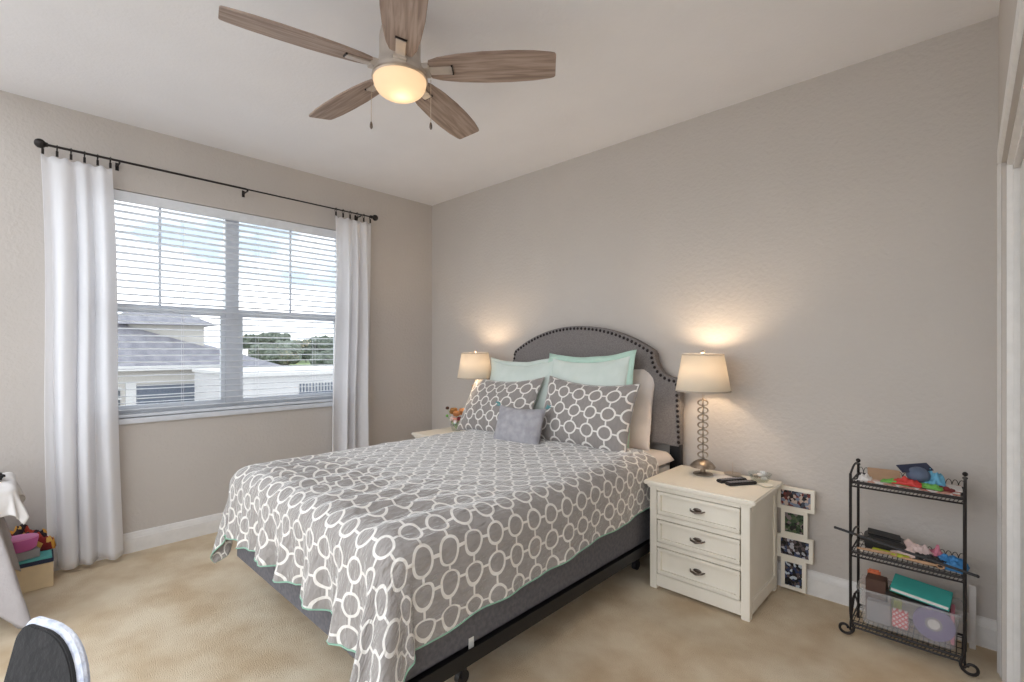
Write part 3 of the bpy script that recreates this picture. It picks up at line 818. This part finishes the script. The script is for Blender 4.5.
MB().lathe([(0, 0), (.02, 0), (.034, .006), (.035, .008), (.02, .003), (0, .003)], n=24).build('plate', M['cream'], t)
# flowers on the left nightstand
t = thing('flower_vase', 'clear glass vase of brown and orange dried blooms on far nightstand', 'vase', (.62, -.20, .5855))
MB().lathe([(0, .004), (.035, .004), (.052, .04), (.05, .08), (.042, .10), (.044, .10), (.052, .08), (.055, .04), (.037, 0), (0, 0)], n=28).build('vase_glass', M['jar'], t)
rf = random.Random(5)
for k, (dx, dz, m_, rr_) in enumerate(((-.115, .19, 'darkpetal', .018), (-.03, .17, 'gardener', .040), (.01, .15, 'petal', .034), (.09, .175, 'petal', .040), (.05, .11, 'darkred', .024), (-.04, .10, 'blush', .030), (.0, .09, 'salmon', .030), (-.12, .12, 'leaf_green', .014), (.12, .12, 'blush', .028))):
    s_ = MB().tube([(0, 0, .01), (dx * .4, -.01, .07), (dx, -.01 + .02 * rf.uniform(-1, 1), dz)], .0018, 5).build('flower_stem', M['leaf_green'], t)
    m2 = MB()
    for q in range(9):
        a = q * 2.4; e = rr_ * .6; m2.ball((dx + e * math.cos(a) * .8, -.01 + e * math.sin(a) * .7, dz + e * math.sin(a * 1.7) * .6), rr_ * .5, 8, 6)
    m2.build('bloom', M[m_], s_)

# ------------------------------------------------------------------ collage photo frame by the nightstand
t = thing('photo_frame', 'cream four-opening collage photo frame leaning on wall beside nightstand', 'picture frame', (3.165, -.035, .005))
FR = [(-.02, .158, .435, .555), (.0, .125, .295, .435), (-.02, .150, .170, .295), (.0, .118, .008, .170)]
PC = [[srgb(60, 66, 80), srgb(110, 56, 56), srgb(40, 36, 40), srgb(120, 130, 150), srgb(190, 170, 160), srgb(80, 50, 50)],
      [srgb(40, 60, 40), srgb(80, 96, 70), srgb(30, 34, 36), srgb(120, 110, 110), srgb(60, 80, 60)],
      [srgb(40, 40, 50), srgb(90, 80, 84), srgb(180, 180, 190), srgb(66, 76, 104), srgb(30, 30, 34)],
      [srgb(30, 34, 40), srgb(50, 60, 90), srgb(190, 200, 210), srgb(90, 80, 80), srgb(24, 24, 28)]]
for k, (x0, x1, z0, z1) in enumerate(FR):
    b_ = .018; f = MB().box(x0, x1, -.008, .006, z0, z1)
    for q in ((x0, x1, z1 - b_, z1), (x0, x1, z0, z0 + b_), (x0, x0 + b_, z0 + b_, z1 - b_), (x1 - b_, x1, z0 + b_, z1 - b_)):
        f.box(q[0], q[1], -.016, -.008, q[2], q[3])
    fo = f.build('frame', M['cream'], t, bevel=.0015)
    MB().box(x0 + b_, x1 - b_, -.0095, -.0085, z0 + b_, z1 - b_).build('photo', photo_mat('photo_print', PC[k], 70, k * 3.3), fo, smooth=False)

# ------------------------------------------------------------------ wrought-iron shelf
RX0, RX1, RY0, RY1 = 3.517, 3.895, -.315, -.105
rk = thing('iron_shelf', 'black wrought-iron three-tier shelf with scroll feet by closet', 'shelf', ((RX0 + RX1) / 2, (RY0 + RY1) / 2, 0))
ox, oy = (RX0 + RX1) / 2, (RY0 + RY1) / 2; hx, hyy = (RX1 - RX0) / 2, (RY1 - RY0) / 2
for sx in (-1, 1):
    # front post with scroll foot
    pts = [(sx * hx, -hyy, .738), (sx * hx, -hyy, .12), (sx * (hx - .002), -hyy, .085)]
    for k in range(19):
        ph = math.radians(150 + 380 * k / 18); r = .032 - .021 * k / 18
        pts.append((sx * (hx + .018 + r * math.cos(ph)), -hyy - .012 * min(1, k / 8), .038 + r * math.sin(ph)))
    MB().tube(pts, .0058, 8).build('front_post', M['iron'], rk)
    MB().tube([(sx * hx, hyy, 0.0), (sx * hx, hyy, .75)], .0058, 8).ball((sx * hx, hyy, .762), .010, 12, 8).lathe([(0, .742), (.009, .742), (.009, .748), (0, .748)], (sx * hx, hyy, 0), 12).build('back_post', M['iron'], rk)
    for z in (.735, .44, .13):
        arc = [(sx * hx, -hyy + 2 * hyy * q / 10, z + .012 * (q / 10) + .02 * math.sin(PI * q / 10) if z > .7 else z + .02 * math.sin(PI * q / 10)) for q in range(11)]
        MB().tube(arc, .0045, 6).build('side_bar', M['iron'], rk)
for z in (.70, .385, .065):
    m_ = MB()
    m_.tube([(-hx, -hyy, z), (hx, -hyy, z), (hx, hyy, z), (-hx, hyy, z)], .0055, 8, closed=True)
    m_.tube([(-hx, -hyy, z - .018), (hx, -hyy, z - .018)], .004, 6)
    for k in range(22):
        x = -hx + 2 * hx * (k + .5) / 22; m_.tube([(x, -hyy, z), (x, hyy, z)], .0018, 5)
    for k in range(4):
        y = -hyy + 2 * hyy * (k + .5) / 4; m_.tube([(-hx, y, z), (hx, y, z)], .0018, 5)
    # woven wire valance along front and scrolls along the back
    for k in range(30):
        x = -hx + 2 * hx * (k + .5) / 30; m_.tube([(x - .005, -hyy, z - .018), (x + .005, -hyy, z)], .0014, 4)
    if z > .3:
        nb = 18
        for k in range(nb):
            xc = -hx + 2 * hx * (k + .5) / nb; rr_ = hx / nb
            m_.tube([(xc + rr_ * math.cos(a), hyy, z + .004 + .028 * math.sin(a)) for a in [PI * q / 8 for q in range(9)]], .0014, 4)
    else:
        m_.tube([(-hx, -hyy, z + .0), (-hx, 0, z + .09), (-hx, hyy, z)], .004, 6); m_.tube([(hx, -hyy, z), (hx, 0, z + .09), (hx, hyy, z)], .004, 6)
    for sx in (-1, 1): m_.ball((sx * hx, -hyy, z - .034), .006, 8, 6).tube([(sx * hx, -hyy, z - .034), (sx * hx, -hyy, z)], .004, 6)
    m_.build('wire_tier', M['iron'], rk)

# ---- clutter on the tiers
def slab(name, label, cat, c, size, m, rz=0, tilt=(0, 0), bevel=.003, group=None):
    o = MB().box(-size[0] / 2, size[0] / 2, -size[1] / 2, size[1] / 2, 0, size[2]).build(name, m, None, bevel=bevel, loc=c, rot=(math.radians(tilt[0]), math.radians(tilt[1]), math.radians(rz)))
    return tag(o, label, cat, group)
def rag(name, label, cat, c, size, m, seed, rz=0, hgt=.03):
    """crumpled cloth lump with real folds"""
    vs = []; fs = []; nu = nv = 28
    for i in range(nu + 1):
        for j in range(nv + 1):
            u = 2 * i / nu - 1; v = 2 * j / nv - 1; r = math.hypot(u, v); e = max(0, 1 - r ** 2 * .55)
            k = 1 + .18 * fbm(u * 2 + seed, v * 2, seed)
            z = hgt * e * (1 + .9 * fbm(u * 1.6 + seed, v * 1.6, seed)) + .3 * hgt * abs(fbm(u * 4, v * 4, seed))
            if max(abs(u), abs(v)) > .95: z = .001
            vs.append((u * size[0] / 2 * k, v * size[1] / 2 * k, max(z, .001)))
    for i in range(nu):
        for j in range(nv):
            a = i * (nv + 1) + j; fs.append((a, a + nv + 1, a + nv + 2, a + 1))
    o = raw(name, vs, fs, m, None, solid=.002, loc=c, rot=(0, 0, math.radians(rz)))
    return tag(o, label, cat)
T1, T2, T3 = .7065, .3915, .0715
slab('magazine', 'pale salmon magazine lying under the clutter on the top tier', 'magazine', (3.73, -.21, T1), (.31, .19, .006), photo_mat('magazine_cover', [srgb(222, 190, 180), srgb(190, 120, 104), srgb(232, 222, 216), srgb(206, 150, 132)], 30, 2), 0)
slab('envelope', 'tan paper envelope propped at left of the top tier', 'envelope', (3.625, -.19, T1 + .016), (.12, .13, .004), M['paper_tan'], 8, (14, 0), .001)
rag('tissue', 'crumpled white tissue at the left end of the top tier', 'tissue', (3.565, -.27, T1 + .001), (.05, .05), M['paper_white'], 3, 0, .022)
rag('felt_scrap', 'bright green felt piece left of the blue-grey hat on top tier', 'cloth', (3.675, -.265, T1 + .0075), (.10, .05), M['leaf_green'], 5, -10, .012)
rag('felt_scrap', 'red felt piece in front of the blue-grey hat on the top tier', 'cloth', (3.715, -.27, T1 + .009), (.10, .055), M['red'], 7, -6, .022)
rag('felt_scrap', 'small green felt piece right of the red one on top tier', 'cloth', (3.785, -.27, T1 + .009), (.09, .05), M['leaf_green'], 11, -10, .014)
rag('felt_scrap', 'dark red felt strip near the right end of top tier', 'cloth', (3.83, -.255, T1 + .0075), (.07, .035), M['darkred'], 13, -10, .010)
rag('blue_bag', 'light blue soft pouch right of the blue-grey hat', 'pouch', (3.79, -.20, T1 + .0075), (.085, .09), M['sky_blue'], 17, 20, .045)
slab('leaflet', 'small white leaflet at the right end of the top tier', 'paper', (3.86, -.20, T1 + .0065), (.055, .11, .003), M['paper_white'], 5, (0, 0), .0008)
t = thing('felt_hat', 'blue-grey folded hat with dark brim atop the top tier clutter', 'hat', (3.738, -.215, T1 + .018), .1)
vs = []; fs = []
MB().ball((.008, -.012, .030), .044, 20, 12, (.95, .9, .80)).build('crown', M['slate_blue'], t)
MB().obox((-.004, .0, .058), (.115, .060, .003), (.35, -.16, .35)).build('brim', M['navy'], t, bevel=.002)
# middle tier
t = thing('black_tray', 'black lidded plastic case at left end of the middle tier', 'case', (3.625, -.185, T2), .12)
MB().prism([(-.07, 0), (.07, 0), (.078, .04), (.05, .052), (-.05, .062), (-.075, .045)], -.05, .05, 'y').build('case_body', M['black'], t, bevel=.004)
MB().obox((.0, 0, .061), (.12, .085, .006), (0, .10, 0)).build('case_lid', M['blackrail'], t, bevel=.002)
slab('ruler', 'yellow-green plastic strip under the black case on middle tier', 'ruler', (3.655, -.262, T2 + .002), (.13, .022, .012), M['lime'], -6, (0, 0), .002)
rag('paper_bundle', 'blush pink crumpled wrapping paper in the middle of middle tier', 'paper', (3.73, -.20, T2 + .001), (.14, .11), M['blush'], 23, -12, .035)
rag('ribbon', 'pink ribbon tangle behind the wrapping paper on middle tier', 'ribbon', (3.80, -.17, T2 + .001), (.06, .06), M['pink'], 29, 0, .035)
rag('black_pouch', 'black fabric pouch left of the blue bag on middle tier', 'pouch', (3.79, -.25, T2 + .001), (.11, .07), M['black'], 31, -15, .028)
rag('plastic_bag', 'bright blue plastic bag at right end of middle tier', 'bag', (3.855, -.24, T2 + .001), (.10, .10), M['blue'], 37, -8, .035)
for k, (x, y, rz, lb) in enumerate(((3.60, -.292, 6, 'tan wooden handle at left front of the middle tier'), (3.755, -.297, -4, 'tan wooden handle in the middle front of middle tier'))):
    t = thing('wooden_handle', lb, 'tool', (x, y, T2 + .011), math.radians(rz))
    MB().tube([(-.06, 0, 0), (-.02, 0, .001), (.03, .0, .002), (.055, 0, .003)], [.004, .006, .007, .004], 8).build('grip', M['tanwood'], t)
    MB().tube([(.055 + .012 + .012 * math.cos(a), 0, .003 + .008 * math.sin(a)) for a in [2 * PI * q / 12 for q in range(12)]], .003, 6, closed=True).build('ring', M['tanwood'], t)
rd = MB().tube([(3.462, -.333, .484), (3.70, -.333, .447), (3.932, -.333, .411)], [.0055, .0058, .0055], 10).ball((3.462, -.333, .484), .0065, 10, 6).ball((3.932, -.333, .411), .0065, 10, 6).build('long_rod', M['black'])
tag(rd, 'long thin black rod lying slanted across front of the middle tier', 'rod')
# lower tier: clear bin with contents
bx = thing('storage_bin', 'clear plastic bin full of craft things on the lowest tier', 'storage bin', (3.712, -.215, T3))
def bin_wall():
    m_ = MB(); a0, a1, b0, b1, h = .155, .170, .078, .088, .155
    def ring(ax, by, z): 
        out = []
        for sx, sy, s0 in ((1, -1, -PI / 2), (1, 1, 0), (-1, 1, PI / 2), (-1, -1, PI)):
            for q in range(5):
                a = s0 + q * PI / 8; out.append((sx * (ax - .02) + .02 * math.cos(a), sy * (by - .02) + .02 * math.sin(a), z))
        return out
    rs = [ring(a0, b0, .0), ring(a1, b1, h), ring(a1 + .007, b1 + .007, h), ring(a1 + .007, b1 + .007, h - .008), ring(a1 + .005, b1 + .005, h - .008), ring(a1 + .005, b1 + .005, h - .002), ring(a1 - .002, b1 - .002, h - .002), ring(a0 - .002, b0 - .002, .002)]
    n = 20; vs = [p for r in rs for p in r]; fs = []
    for k in range(len(rs) - 1):
        for i in range(n): fs.append((k * n + i, k * n + (i + 1) % n, (k + 1) * n + (i + 1) % n, (k + 1) * n + i))
    fs.append(tuple(range(n))[::-1]); fs.append(tuple((len(rs) - 1) * n + i for i in range(n)))
    return m_.add(vs, fs)
bin_wall().build('bin_shell', M['clear'], bx)
# contents
t = thing('disc_stack', 'purple disc stack seen through the bin side, right of centre', 'discs', (3.80, -.268, T3 + .078), rot=(PI / 2, 0, 0))
MB().lathe([(.010, -.012), (.068, -.012), (.068, .012), (.010, .012), (.010, -.012)], n=40).build('disc', M['purple'], t)
MB().lathe([(0, -.014), (.012, -.014), (.020, .0135), (.0, .0135)], n=24).build('hub', M['paper_white'], t)
MB().lathe([(.020, -.0122), (.028, -.0122), (.028, .0128), (.020, .0128), (.020, -.0122)], n=24).build('inner_ring', M['greycloth'], t)
def lattice_mat():
    m, t2, b = newmat('red_white_wrap'); co = t2.nodes.new('ShaderNodeTexCoord'); mp2 = t2.nodes.new('ShaderNodeMapping')
    mp2.inputs['Rotation'].default_value = (0, PI / 4, 0); mp2.inputs['Scale'].default_value = (70, 1, 70)
    sp = t2.nodes.new('ShaderNodeSeparateXYZ'); t2.links.new(co.outputs['Object'], mp2.inputs[0]); t2.links.new(mp2.outputs[0], sp.inputs[0])
    a = math_node(t2, 'LESS_THAN', math_node(t2, 'FRACT', sp.outputs[0]), .4); c = math_node(t2, 'LESS_THAN', math_node(t2, 'FRACT', sp.outputs[2]), .4)
    x = t2.nodes.new('ShaderNodeMix'); x.data_type = 'RGBA'; x.inputs['A'].default_value = srgb(226, 216, 214); x.inputs['B'].default_value = srgb(200, 64, 76)
    t2.links.new(math_node(t2, 'MAXIMUM', a, c), x.inputs['Factor']); t2.links.new(x.outputs['Result'], b.inputs['Base Color']); return m
slab('gift_box', 'small red and white lattice box seen through the bin side', 'box', (3.69, -.275, T3 + .02), (.055, .022, .075), lattice_mat())
slab('grey_case', 'flat grey case seen at the left end inside the bin', 'case', (3.615, -.262, T3 + .012), (.085, .04, .09), M['greycloth'])
slab('pink_folder', 'pink folder standing at right end inside the bin', 'folder', (3.858, -.215, T3 + .012), (.012, .12, .125), M['pink'])
slab('brown_box', 'dark brown box upright at left end of the bin', 'box', (3.60, -.205, T3 + .02), (.075, .07, .165), M['brownbox'], 0, (0, 0), .003)
slab('orange_pouch', 'orange item peeking behind the brown box in the bin', 'pouch', (3.585, -.158, T3 + .02), (.05, .02, .18), M['orange'], 5, (0, 0), .006)
slab('yellow_pouch', 'lime yellow item between the brown box and teal book', 'pouch', (3.668, -.185, T3 + .04), (.03, .05, .145), M['lime'], 20, (8, 0), .006)
slab('dark_folder', 'black folder lying in the bin below the teal book', 'folder', (3.72, -.205, T3 + .135), (.16, .12, .012), M['black'], -4, (0, 2), .002)
t = thing('teal_book', 'teal hardcover notebook lying on top of the bin contents', 'notebook', (3.755, -.22, T3 + .170), rot=(math.radians(10), math.radians(5), math.radians(-3)))
MB().box(-.098, .098, -.062, .062, 0, .0025).box(-.098, .098, -.062, .062, .017, .0195).box(-.098, .098, .059, .062, .0, .0195).build('cover', M['tealbook'], t, bevel=.001)
MB().box(-.094, .094, -.058, .058, .0027, .0168).build('pages', M['paper_white'], t)
slab('red_tin', 'dark red tin at the right end inside the bin', 'tin', (3.825, -.185, T3 + .02), (.05, .06, .115), M['darkred'])
slab('white_board', 'thin white board standing between the iron shelf and wall', 'board', (3.918, -.06, .0), (.022, .012, .275), M['paper_white'], 0, (0, 0), .002)

# ------------------------------------------------------------------ lower-left corner: covered stool, boxes
st = thing('storage_stool', 'low chest hidden under grey and white cloth at left edge', 'chest', (.46, -3.37, 0))
MB().box(-.16, .16, -.33, .33, .02, .60).build('chest_body', M['greycloth'], st, bevel=.01)
MB().box(-.165, .165, -.34, .34, .60, .62).build('chest_top', M['greycloth'], st, bevel=.006)
def drape(name, label, cx_, cy_, hx_, hy_, zt_, drop, m, seed, flare=.05, cat='cloth'):
    vs = []; fs = []; nu = nv = 90; r = .03
    for i in range(nu + 1):
        for j in range(nv + 1):
            s = (2 * i / nu - 1) * (hx_ + drop); t2 = (2 * j / nv - 1) * (hy_ + drop)
            a = max(0, abs(s) - hx_); b = max(0, abs(t2) - hy_); d = math.hypot(a, b); th = math.atan2(b, a) if d else 0
            if d < r * PI / 2: hor = r * math.sin(d / r); dr2 = r * (1 - math.cos(d / r)); e = 0
            else: e = d - r * PI / 2; hor = r + flare * e; dr2 = r + e
            if a > 0 and b > 0: hor += e * .25 * math.sin(2 * th) * (1 + .5 * math.sin(9 * th + seed))
            else: hor += min(1, e * 5) * .016 * math.sin((s + t2) * 34 + seed + 3 * fbm(s * 4, t2 * 4, seed)) 
            sx = 1 if s > 0 else -1; sy = 1 if t2 > 0 else -1
            x = sx * (min(abs(s), hx_) + hor * (math.cos(th) if d else 0)); y = sy * (min(abs(t2), hy_) + hor * (math.sin(th) if d else 0))
            z = zt_ - dr2 + .014 * fbm(s * 7 + seed, t2 * 7, seed) + .006 * abs(fbm(s * 20, t2 * 20, seed))
            z = max(z, .012)
            vs.append((cx_ + x, cy_ + y, z))
    for i in range(nu):
        for j in range(nv):
            a = i * (nv + 1) + j; fs.append((a, a + nv + 1, a + nv + 2, a + 1))
    return tag(raw(name, vs, fs, m, None, solid=.005), label, cat)
drape('throw_blanket', 'grey knit throw hanging from the chest at the left edge', .46, -3.37, .17, .35, .632, .50, M['greydrape'], 2.0, .03, 'blanket')
drape('white_sheet', 'rumpled white cloth lying over the grey throw at left edge', .45, -3.32, .18, .38, .662, .15, M['whitecloth'], 5.0, .06)
t = thing('black_bag', 'black folded item lying on the white cloth at left edge', 'bag', (.47, -3.06, .672), .3)
MB().box(-.10, .10, -.09, .09, 0, .035).build('bag_body', M['black'], t, bevel=.012, seg=3)
slab('shoe_box', 'cream cardboard box on the carpet beside the long curtain', 'box', (.150, -2.92, .0), (.20, .31, .135), M['cardcream'], 0, (0, 0), .002)
slab('navy_folder', 'dark navy folder lying on top of the cream box', 'folder', (.145, -2.93, .1355), (.21, .34, .022), M['navy'], -2, (0, 0), .002)
slab('teal_folder', 'teal folder lying on the navy folder beside the curtain', 'folder', (.150, -2.93, .1580), (.20, .325, .012), M['tealcard'], -2, (0, 0), .002)
slab('grey_notebook', 'grey notebook lying on teal folder under the pink tub', 'notebook', (.190, -2.90, .1705), (.10, .15, .045), M['greycloth'], 12, (0, 0), .002)
t = thing('pink_tub', 'small pink oval tub on the grey notebook by the curtain', 'tub', (.195, -2.90, .2160))
MB().lathe([(0, 0), (.052, 0), (.062, .01), (.070, .06), (.068, .066), (.064, .06), (.056, .012), (0, .008)], n=36, sx=.85, sy=1.15).build('tub_body', M['magenta'], t)
MB().lathe([(0, .062), (.066, .062), (.070, .066), (.066, .072), (0, .074)], n=36, sx=.85, sy=1.15).build('tub_lid', plain('pale_magenta', 222, 140, 190), t)
def motley():
    m, t2, b = newmat('red_gold_print'); b.inputs['Roughness'].default_value = .8
    co = t2.nodes.new('ShaderNodeTexCoord'); v = t2.nodes.new('ShaderNodeTexVoronoi'); v.inputs['Scale'].default_value = 26
    s = t2.nodes.new('ShaderNodeSeparateColor'); r = t2.nodes.new('ShaderNodeValToRGB'); r.color_ramp.interpolation = 'CONSTANT'
    cols = [srgb(130, 30, 30), srgb(206, 150, 60), srgb(70, 30, 30), srgb(214, 170, 90), srgb(170, 60, 40), srgb(40, 26, 34)]
    while len(r.color_ramp.elements) < 6: r.color_ramp.elements.new(.5)
    for i, c in enumerate(cols): r.color_ramp.elements[i].position = i / 6; r.color_ramp.elements[i].color = c
    t2.links.new(co.outputs['Object'], v.inputs['Vector']); t2.links.new(v.outputs['Color'], s.inputs[0]); t2.links.new(s.outputs[0], r.inputs[0]); t2.links.new(r.outputs[0], b.inputs['Base Color'])
    return m
rag('printed_scarf', 'red and gold printed cloth bundled behind the pink tub', 'cloth', (.085, -2.87, .1710), (.11, .24), motley(), 41, 0, .10)

# ------------------------------------------------------------------ chair at the bottom left
def chair():
    t = thing('upholstered_chair', 'charcoal chair with silver velvet edge cut off at bottom left', 'chair', (2.870, -2.978, 0), math.radians(204))
    w = .095; th = .022; zs = .44; zt_ = .846
    # reclined back with a rounded top; local +y is the front
    ol_ = [(-w * .9, zs), (w * .9, zs), (w, zs + .2)]
    n = 12; rc = .12
    for k in range(n + 1):
        a = k / n * PI / 2; ol_.append((w - .03 + .03 * math.cos(a), zt_ - .03 + .03 * math.sin(a)))
    for k in range(n + 1):
        a = PI / 2 + k / n * PI / 2; ol_.append((-w + rc + rc * math.cos(a), zt_ - rc + rc * math.sin(a)))
    ol_ += [(-w, zs + .2)]
    def lean(v): return (v[0], v[1] - (v[2] - zs) * .24, v[2])
    def band(y0, y1, sc):
        c0 = (0, (zs + zt_) / 2)
        return MB().prism([(c0[0] + (x - c0[0]) * sc, c0[1] + (z - c0[1]) * (sc + .035 * (sc < 1))) for x, z in ol_], y0, y1, 'y')
    bm2 = band(-th / 2, th / 2, 1.0).build('back_rim', M['velvet'], t, bevel=.008, seg=3)
    p2 = band(th / 2 - .004, th / 2 + .004, .94).build('back_panel', M['chairdark'], t, bevel=.002, seg=2)
    for o in (bm2, p2):
        for v in o.data.vertices: v.co = lean(v.co)
    MB().box(-.20, .20, .03, .44, .38, .46).build('seat', M['chairdark'], t, bevel=.03, seg=4)
    for sx in (-1, 1):
        for y in (.07, .40):
            MB().tube([(sx * .16, y, .39), (sx * .185, y + (.04 if y > .2 else -.04), .0)], [.018, .012], 10).build('leg', M['black'], t)
    return t
chair()

# ------------------------------------------------------------------ outside
def ground():
    struct(MB().box(-320, 60, -200, 220, -2.75, -2.6).build('ground', M['grass'], smooth=False))
    struct(MB().box(-36, 40, -60, 40, -2.6, -2.57).build('bounce_paving', M['bounce_paving'], smooth=False))  # added slab, bounces neutral light to the ceiling instead of grass green
ground()
X = -22
hs = thing('neighbour_house', 'cream house with grey hip roofs and garage, seen through left panes', 'house', (X - 5, 2, -2.6))
def hp_(x, y, z): return (x - (X - 5), y - 2, z + 2.6)
def hbox(mb, x0, x1, y0, y1, z0, z1):
    a = hp_(x0, y0, z0); b = hp_(x1, y1, z1); return mb.box(a[0], b[0], a[1], b[1], a[2], b[2])
hbox(MB(), X - 9, X, -6.0, 4.3, -2.6, .62).build('wall', M['stucco'], hs, smooth=False)
hbox(MB(), X - 8, X - 1.5, .95, 3.9, .5, 2.5).build('upper_wall', M['stucco'], hs, smooth=False)
r = MB()
r.add([hp_(*p) for p in ((X + .5, -6.5, .60), (X + .5, .6, .56), (X + .5, 4.8, .50), (X - 1.35, 4.7, 1.22), (X - 1.35, .7, 2.42), (X - 1.35, -3, 3.2), (X - 1.35, -6.5, 2.2),
                         (X - 9.5, -6.5, .6), (X - 9.5, 4.8, .6), (X - 8.4, -3, 3.2))],
      [(0, 1, 4, 5), (0, 5, 6), (1, 2, 3, 4), (5, 9, 7, 6), (0, 6, 7), (0, 7, 8, 2, 1), (2, 8, 3), (4, 3, 8, 9, 5), (7, 9, 8)])
r.build('roof', M['roof'], hs, smooth=False)
hbox(MB(), X + .45, X + .53, -6.5, 4.8, .42, .62).build('fascia', M['housetrim'], hs, smooth=False)
r = MB(); r.add([hp_(*p) for p in ((X - 1.0, .5, 2.45), (X - 1.0, 4.4, 2.5), (X - 8.5, 4.4, 2.5), (X - 8.5, .5, 2.5), (X - 4, 1.5, 3.45), (X - 4, 3.1, 3.45))], [(0, 1, 5, 4), (1, 2, 5), (2, 3, 4, 5), (3, 0, 4), (0, 3, 2, 1)])
r.build('upper_roof', M['roof'], hs, smooth=False)
r = MB(); r.add([hp_(*p) for p in ((X + 1.2, -5, .35), (X + 1.2, 1.2, .35), (X + 1.2, -1.6, 1.55), (X - 3, -5, .35), (X - 3, 1.2, .35), (X - 3, -1.6, 1.55))], [(0, 1, 2), (3, 5, 4), (0, 2, 5, 3), (1, 4, 5, 2), (0, 3, 4, 1)])
gd = hbox(MB(), X - .02, X + .06, .99, 3.89, -2.55, -.20)
g = gd.build('garage_door', M['garage'], hs, smooth=False)
gm = MB()
for z in (-.2, -.75, -1.3, -1.85): hbox(gm, X + .06, X + .09, 1.0, 3.88, z - .05, z - .01)
gm.build('door_rail', M['housetrim'], g, smooth=False)
for y0, y1 in ((.62, .98), (3.9, 4.3)):
    hbox(MB(), X, X + .12, y0, y1, -2.6, -.1).build('pilaster', M['housetrim'], hs, smooth=False)
wn = hbox(MB(), X - .02, X + .05, -.4, .45, -1.6, -.3).build('window', M['darkglass'], hs, smooth=False)
gm = MB()
for z in (-.3, -.75, -1.2, -1.6): hbox(gm, X + .05, X + .09, -.45, .5, z - .04, z + .04)
gm.build('window_bar', M['housetrim'], wn, smooth=False)
# white wing / wall to the right
wg = thing('white_outbuilding', 'long low white building with flat roof outside the right panes', 'building', (-17, 5, -2.6))
MB().box(-3, 3, -2.33, 6.5, 0, 2.98).build('wall', M['stucco2'], wg, smooth=False)
MB().box(-3.1, 3.12, -2.4, 6.6, 2.98, 3.10).build('roof_edge', M['housetrim'], wg, smooth=False)
gr = MB()
for k in range(11): gr.box(3.0, 3.04, -.42 + k * .12, -.38 + k * .12, 1.95, 2.65)
gr.box(3.0, 3.03, -.45, .85, 2.28, 2.33)
gr.build('grille', M['garage'], wg, smooth=False)
gb = thing('far_house', 'low house with grey hip roof beyond the white building', 'house', (-40, 7.4, -2.6))
MB().box(-4, 4, -5, 4.5, 0, 2.7).build('wall', M['stucco'], gb, smooth=False)
MB().add([(4.6, -5.6, 2.6), (4.6, 5.1, 2.6), (-4.6, 5.1, 2.6), (-4.6, -5.6, 2.6), (0, -2, 4.5), (0, .2, 4.5)], [(0, 1, 5, 4), (1, 2, 5), (2, 3, 4, 5), (3, 0, 4), (0, 3, 2, 1)]).build('roof', M['roof'], gb, smooth=False)

def tree(label, px, dist, h, wd, kind, seed):
    """stands where the line of sight through photo column px meets the lawn at that distance"""
    t_ = (px - 512); dx = -.6878 * 483.3 + .7259 * t_; dy = .7259 * 483.3 + .6878 * t_; l = math.hypot(dx, dy)
    x = CAM[0] + dx / l * dist; y = CAM[1] + dy / l * dist
    t = thing('tree', label, 'tree', (x, y, -2.6), seed)
    h *= .9; rnd = random.Random(seed); m_ = MB()
    MB().tube([(0, 0, 0), (.1, 0, h * .5), (0, .1, h * .85)], [.16, .12, .05], 8).build('trunk', M['bark'], t)
    bmx = bmesh.new()
    N = 46
    for k in range(N):
        a = rnd.uniform(0, 6.28); rr_ = rnd.uniform(0, 1) ** .6
        if kind == 'tall': z = h * rnd.uniform(.55, .95); q = wd * .17
        else: z = h * rnd.uniform(.25, .9); q = wd * .19
        sc = (1 - abs(z / h - .55) * .9)
        mtx = Matrix.Translation((math.cos(a) * rr_ * wd * .5 * sc, math.sin(a) * rr_ * wd * .5 * sc, z)) @ Matrix.Diagonal((q, q, q * .8, 1))
        bmesh.ops.create_icosphere(bmx, subdivisions=3, radius=1, matrix=mtx)
    for v in bmx.verts:
        n_ = noise.noise_vector(v.co * 1.6 + Vector((seed, 0, 0))); v.co += n_ * .5 + noise.noise_vector(v.co * 3.5) * .35
    me = bpy.data.meshes.new('crown'); bmx.to_mesh(me); bmx.free(); me.materials.append(M['leaves' if seed % 2 else 'leaves2'])
    o = bpy.data.objects.new('crown', me); C.objects.link(o); o.parent = t
TR = [('tall thin tree at the left end of the far tree line', 248, 168, 9.6, 4.4, 'tall', 1),
      ('slim tree second from the left end in the far tree line', 256, 182, 9.6, 4.4, 'tall', 2),
      ('dense tree left of the tallest group in the far tree line', 266, 168, 9.6, 6.5, 'tall', 3),
      ('tallest dark tree in the middle of the far tree line', 278, 180, 10.6, 7.5, 'tall', 5),
      ('bushy dark tree at the foot of the tallest tree', 270, 146, 5.6, 9.0, 'bush', 7),
      ('round bushy tree right of the tallest tree', 287, 160, 7.0, 7.5, 'bush', 8),
      ('pale round tree behind the lawn strip', 296, 190, 8.0, 8.0, 'bush', 10),
      ('dark conical tree above the lawn strip', 306, 166, 7.6, 6.5, 'bush', 11),
      ('pale tree right of the conical tree', 315, 192, 9.4, 8.0, 'bush', 12),
      ('dark tree at the right end of the far tree line', 327, 168, 9.0, 9.0, 'bush', 13),
      ('low hedge-like bush near the right end of the lawn strip', 324, 112, 3.4, 5.0, 'bush', 15),
      ('low dark bush before the middle of the tree line', 284, 130, 4.2, 6.5, 'bush', 17)]
for a in TR: tree(*a)
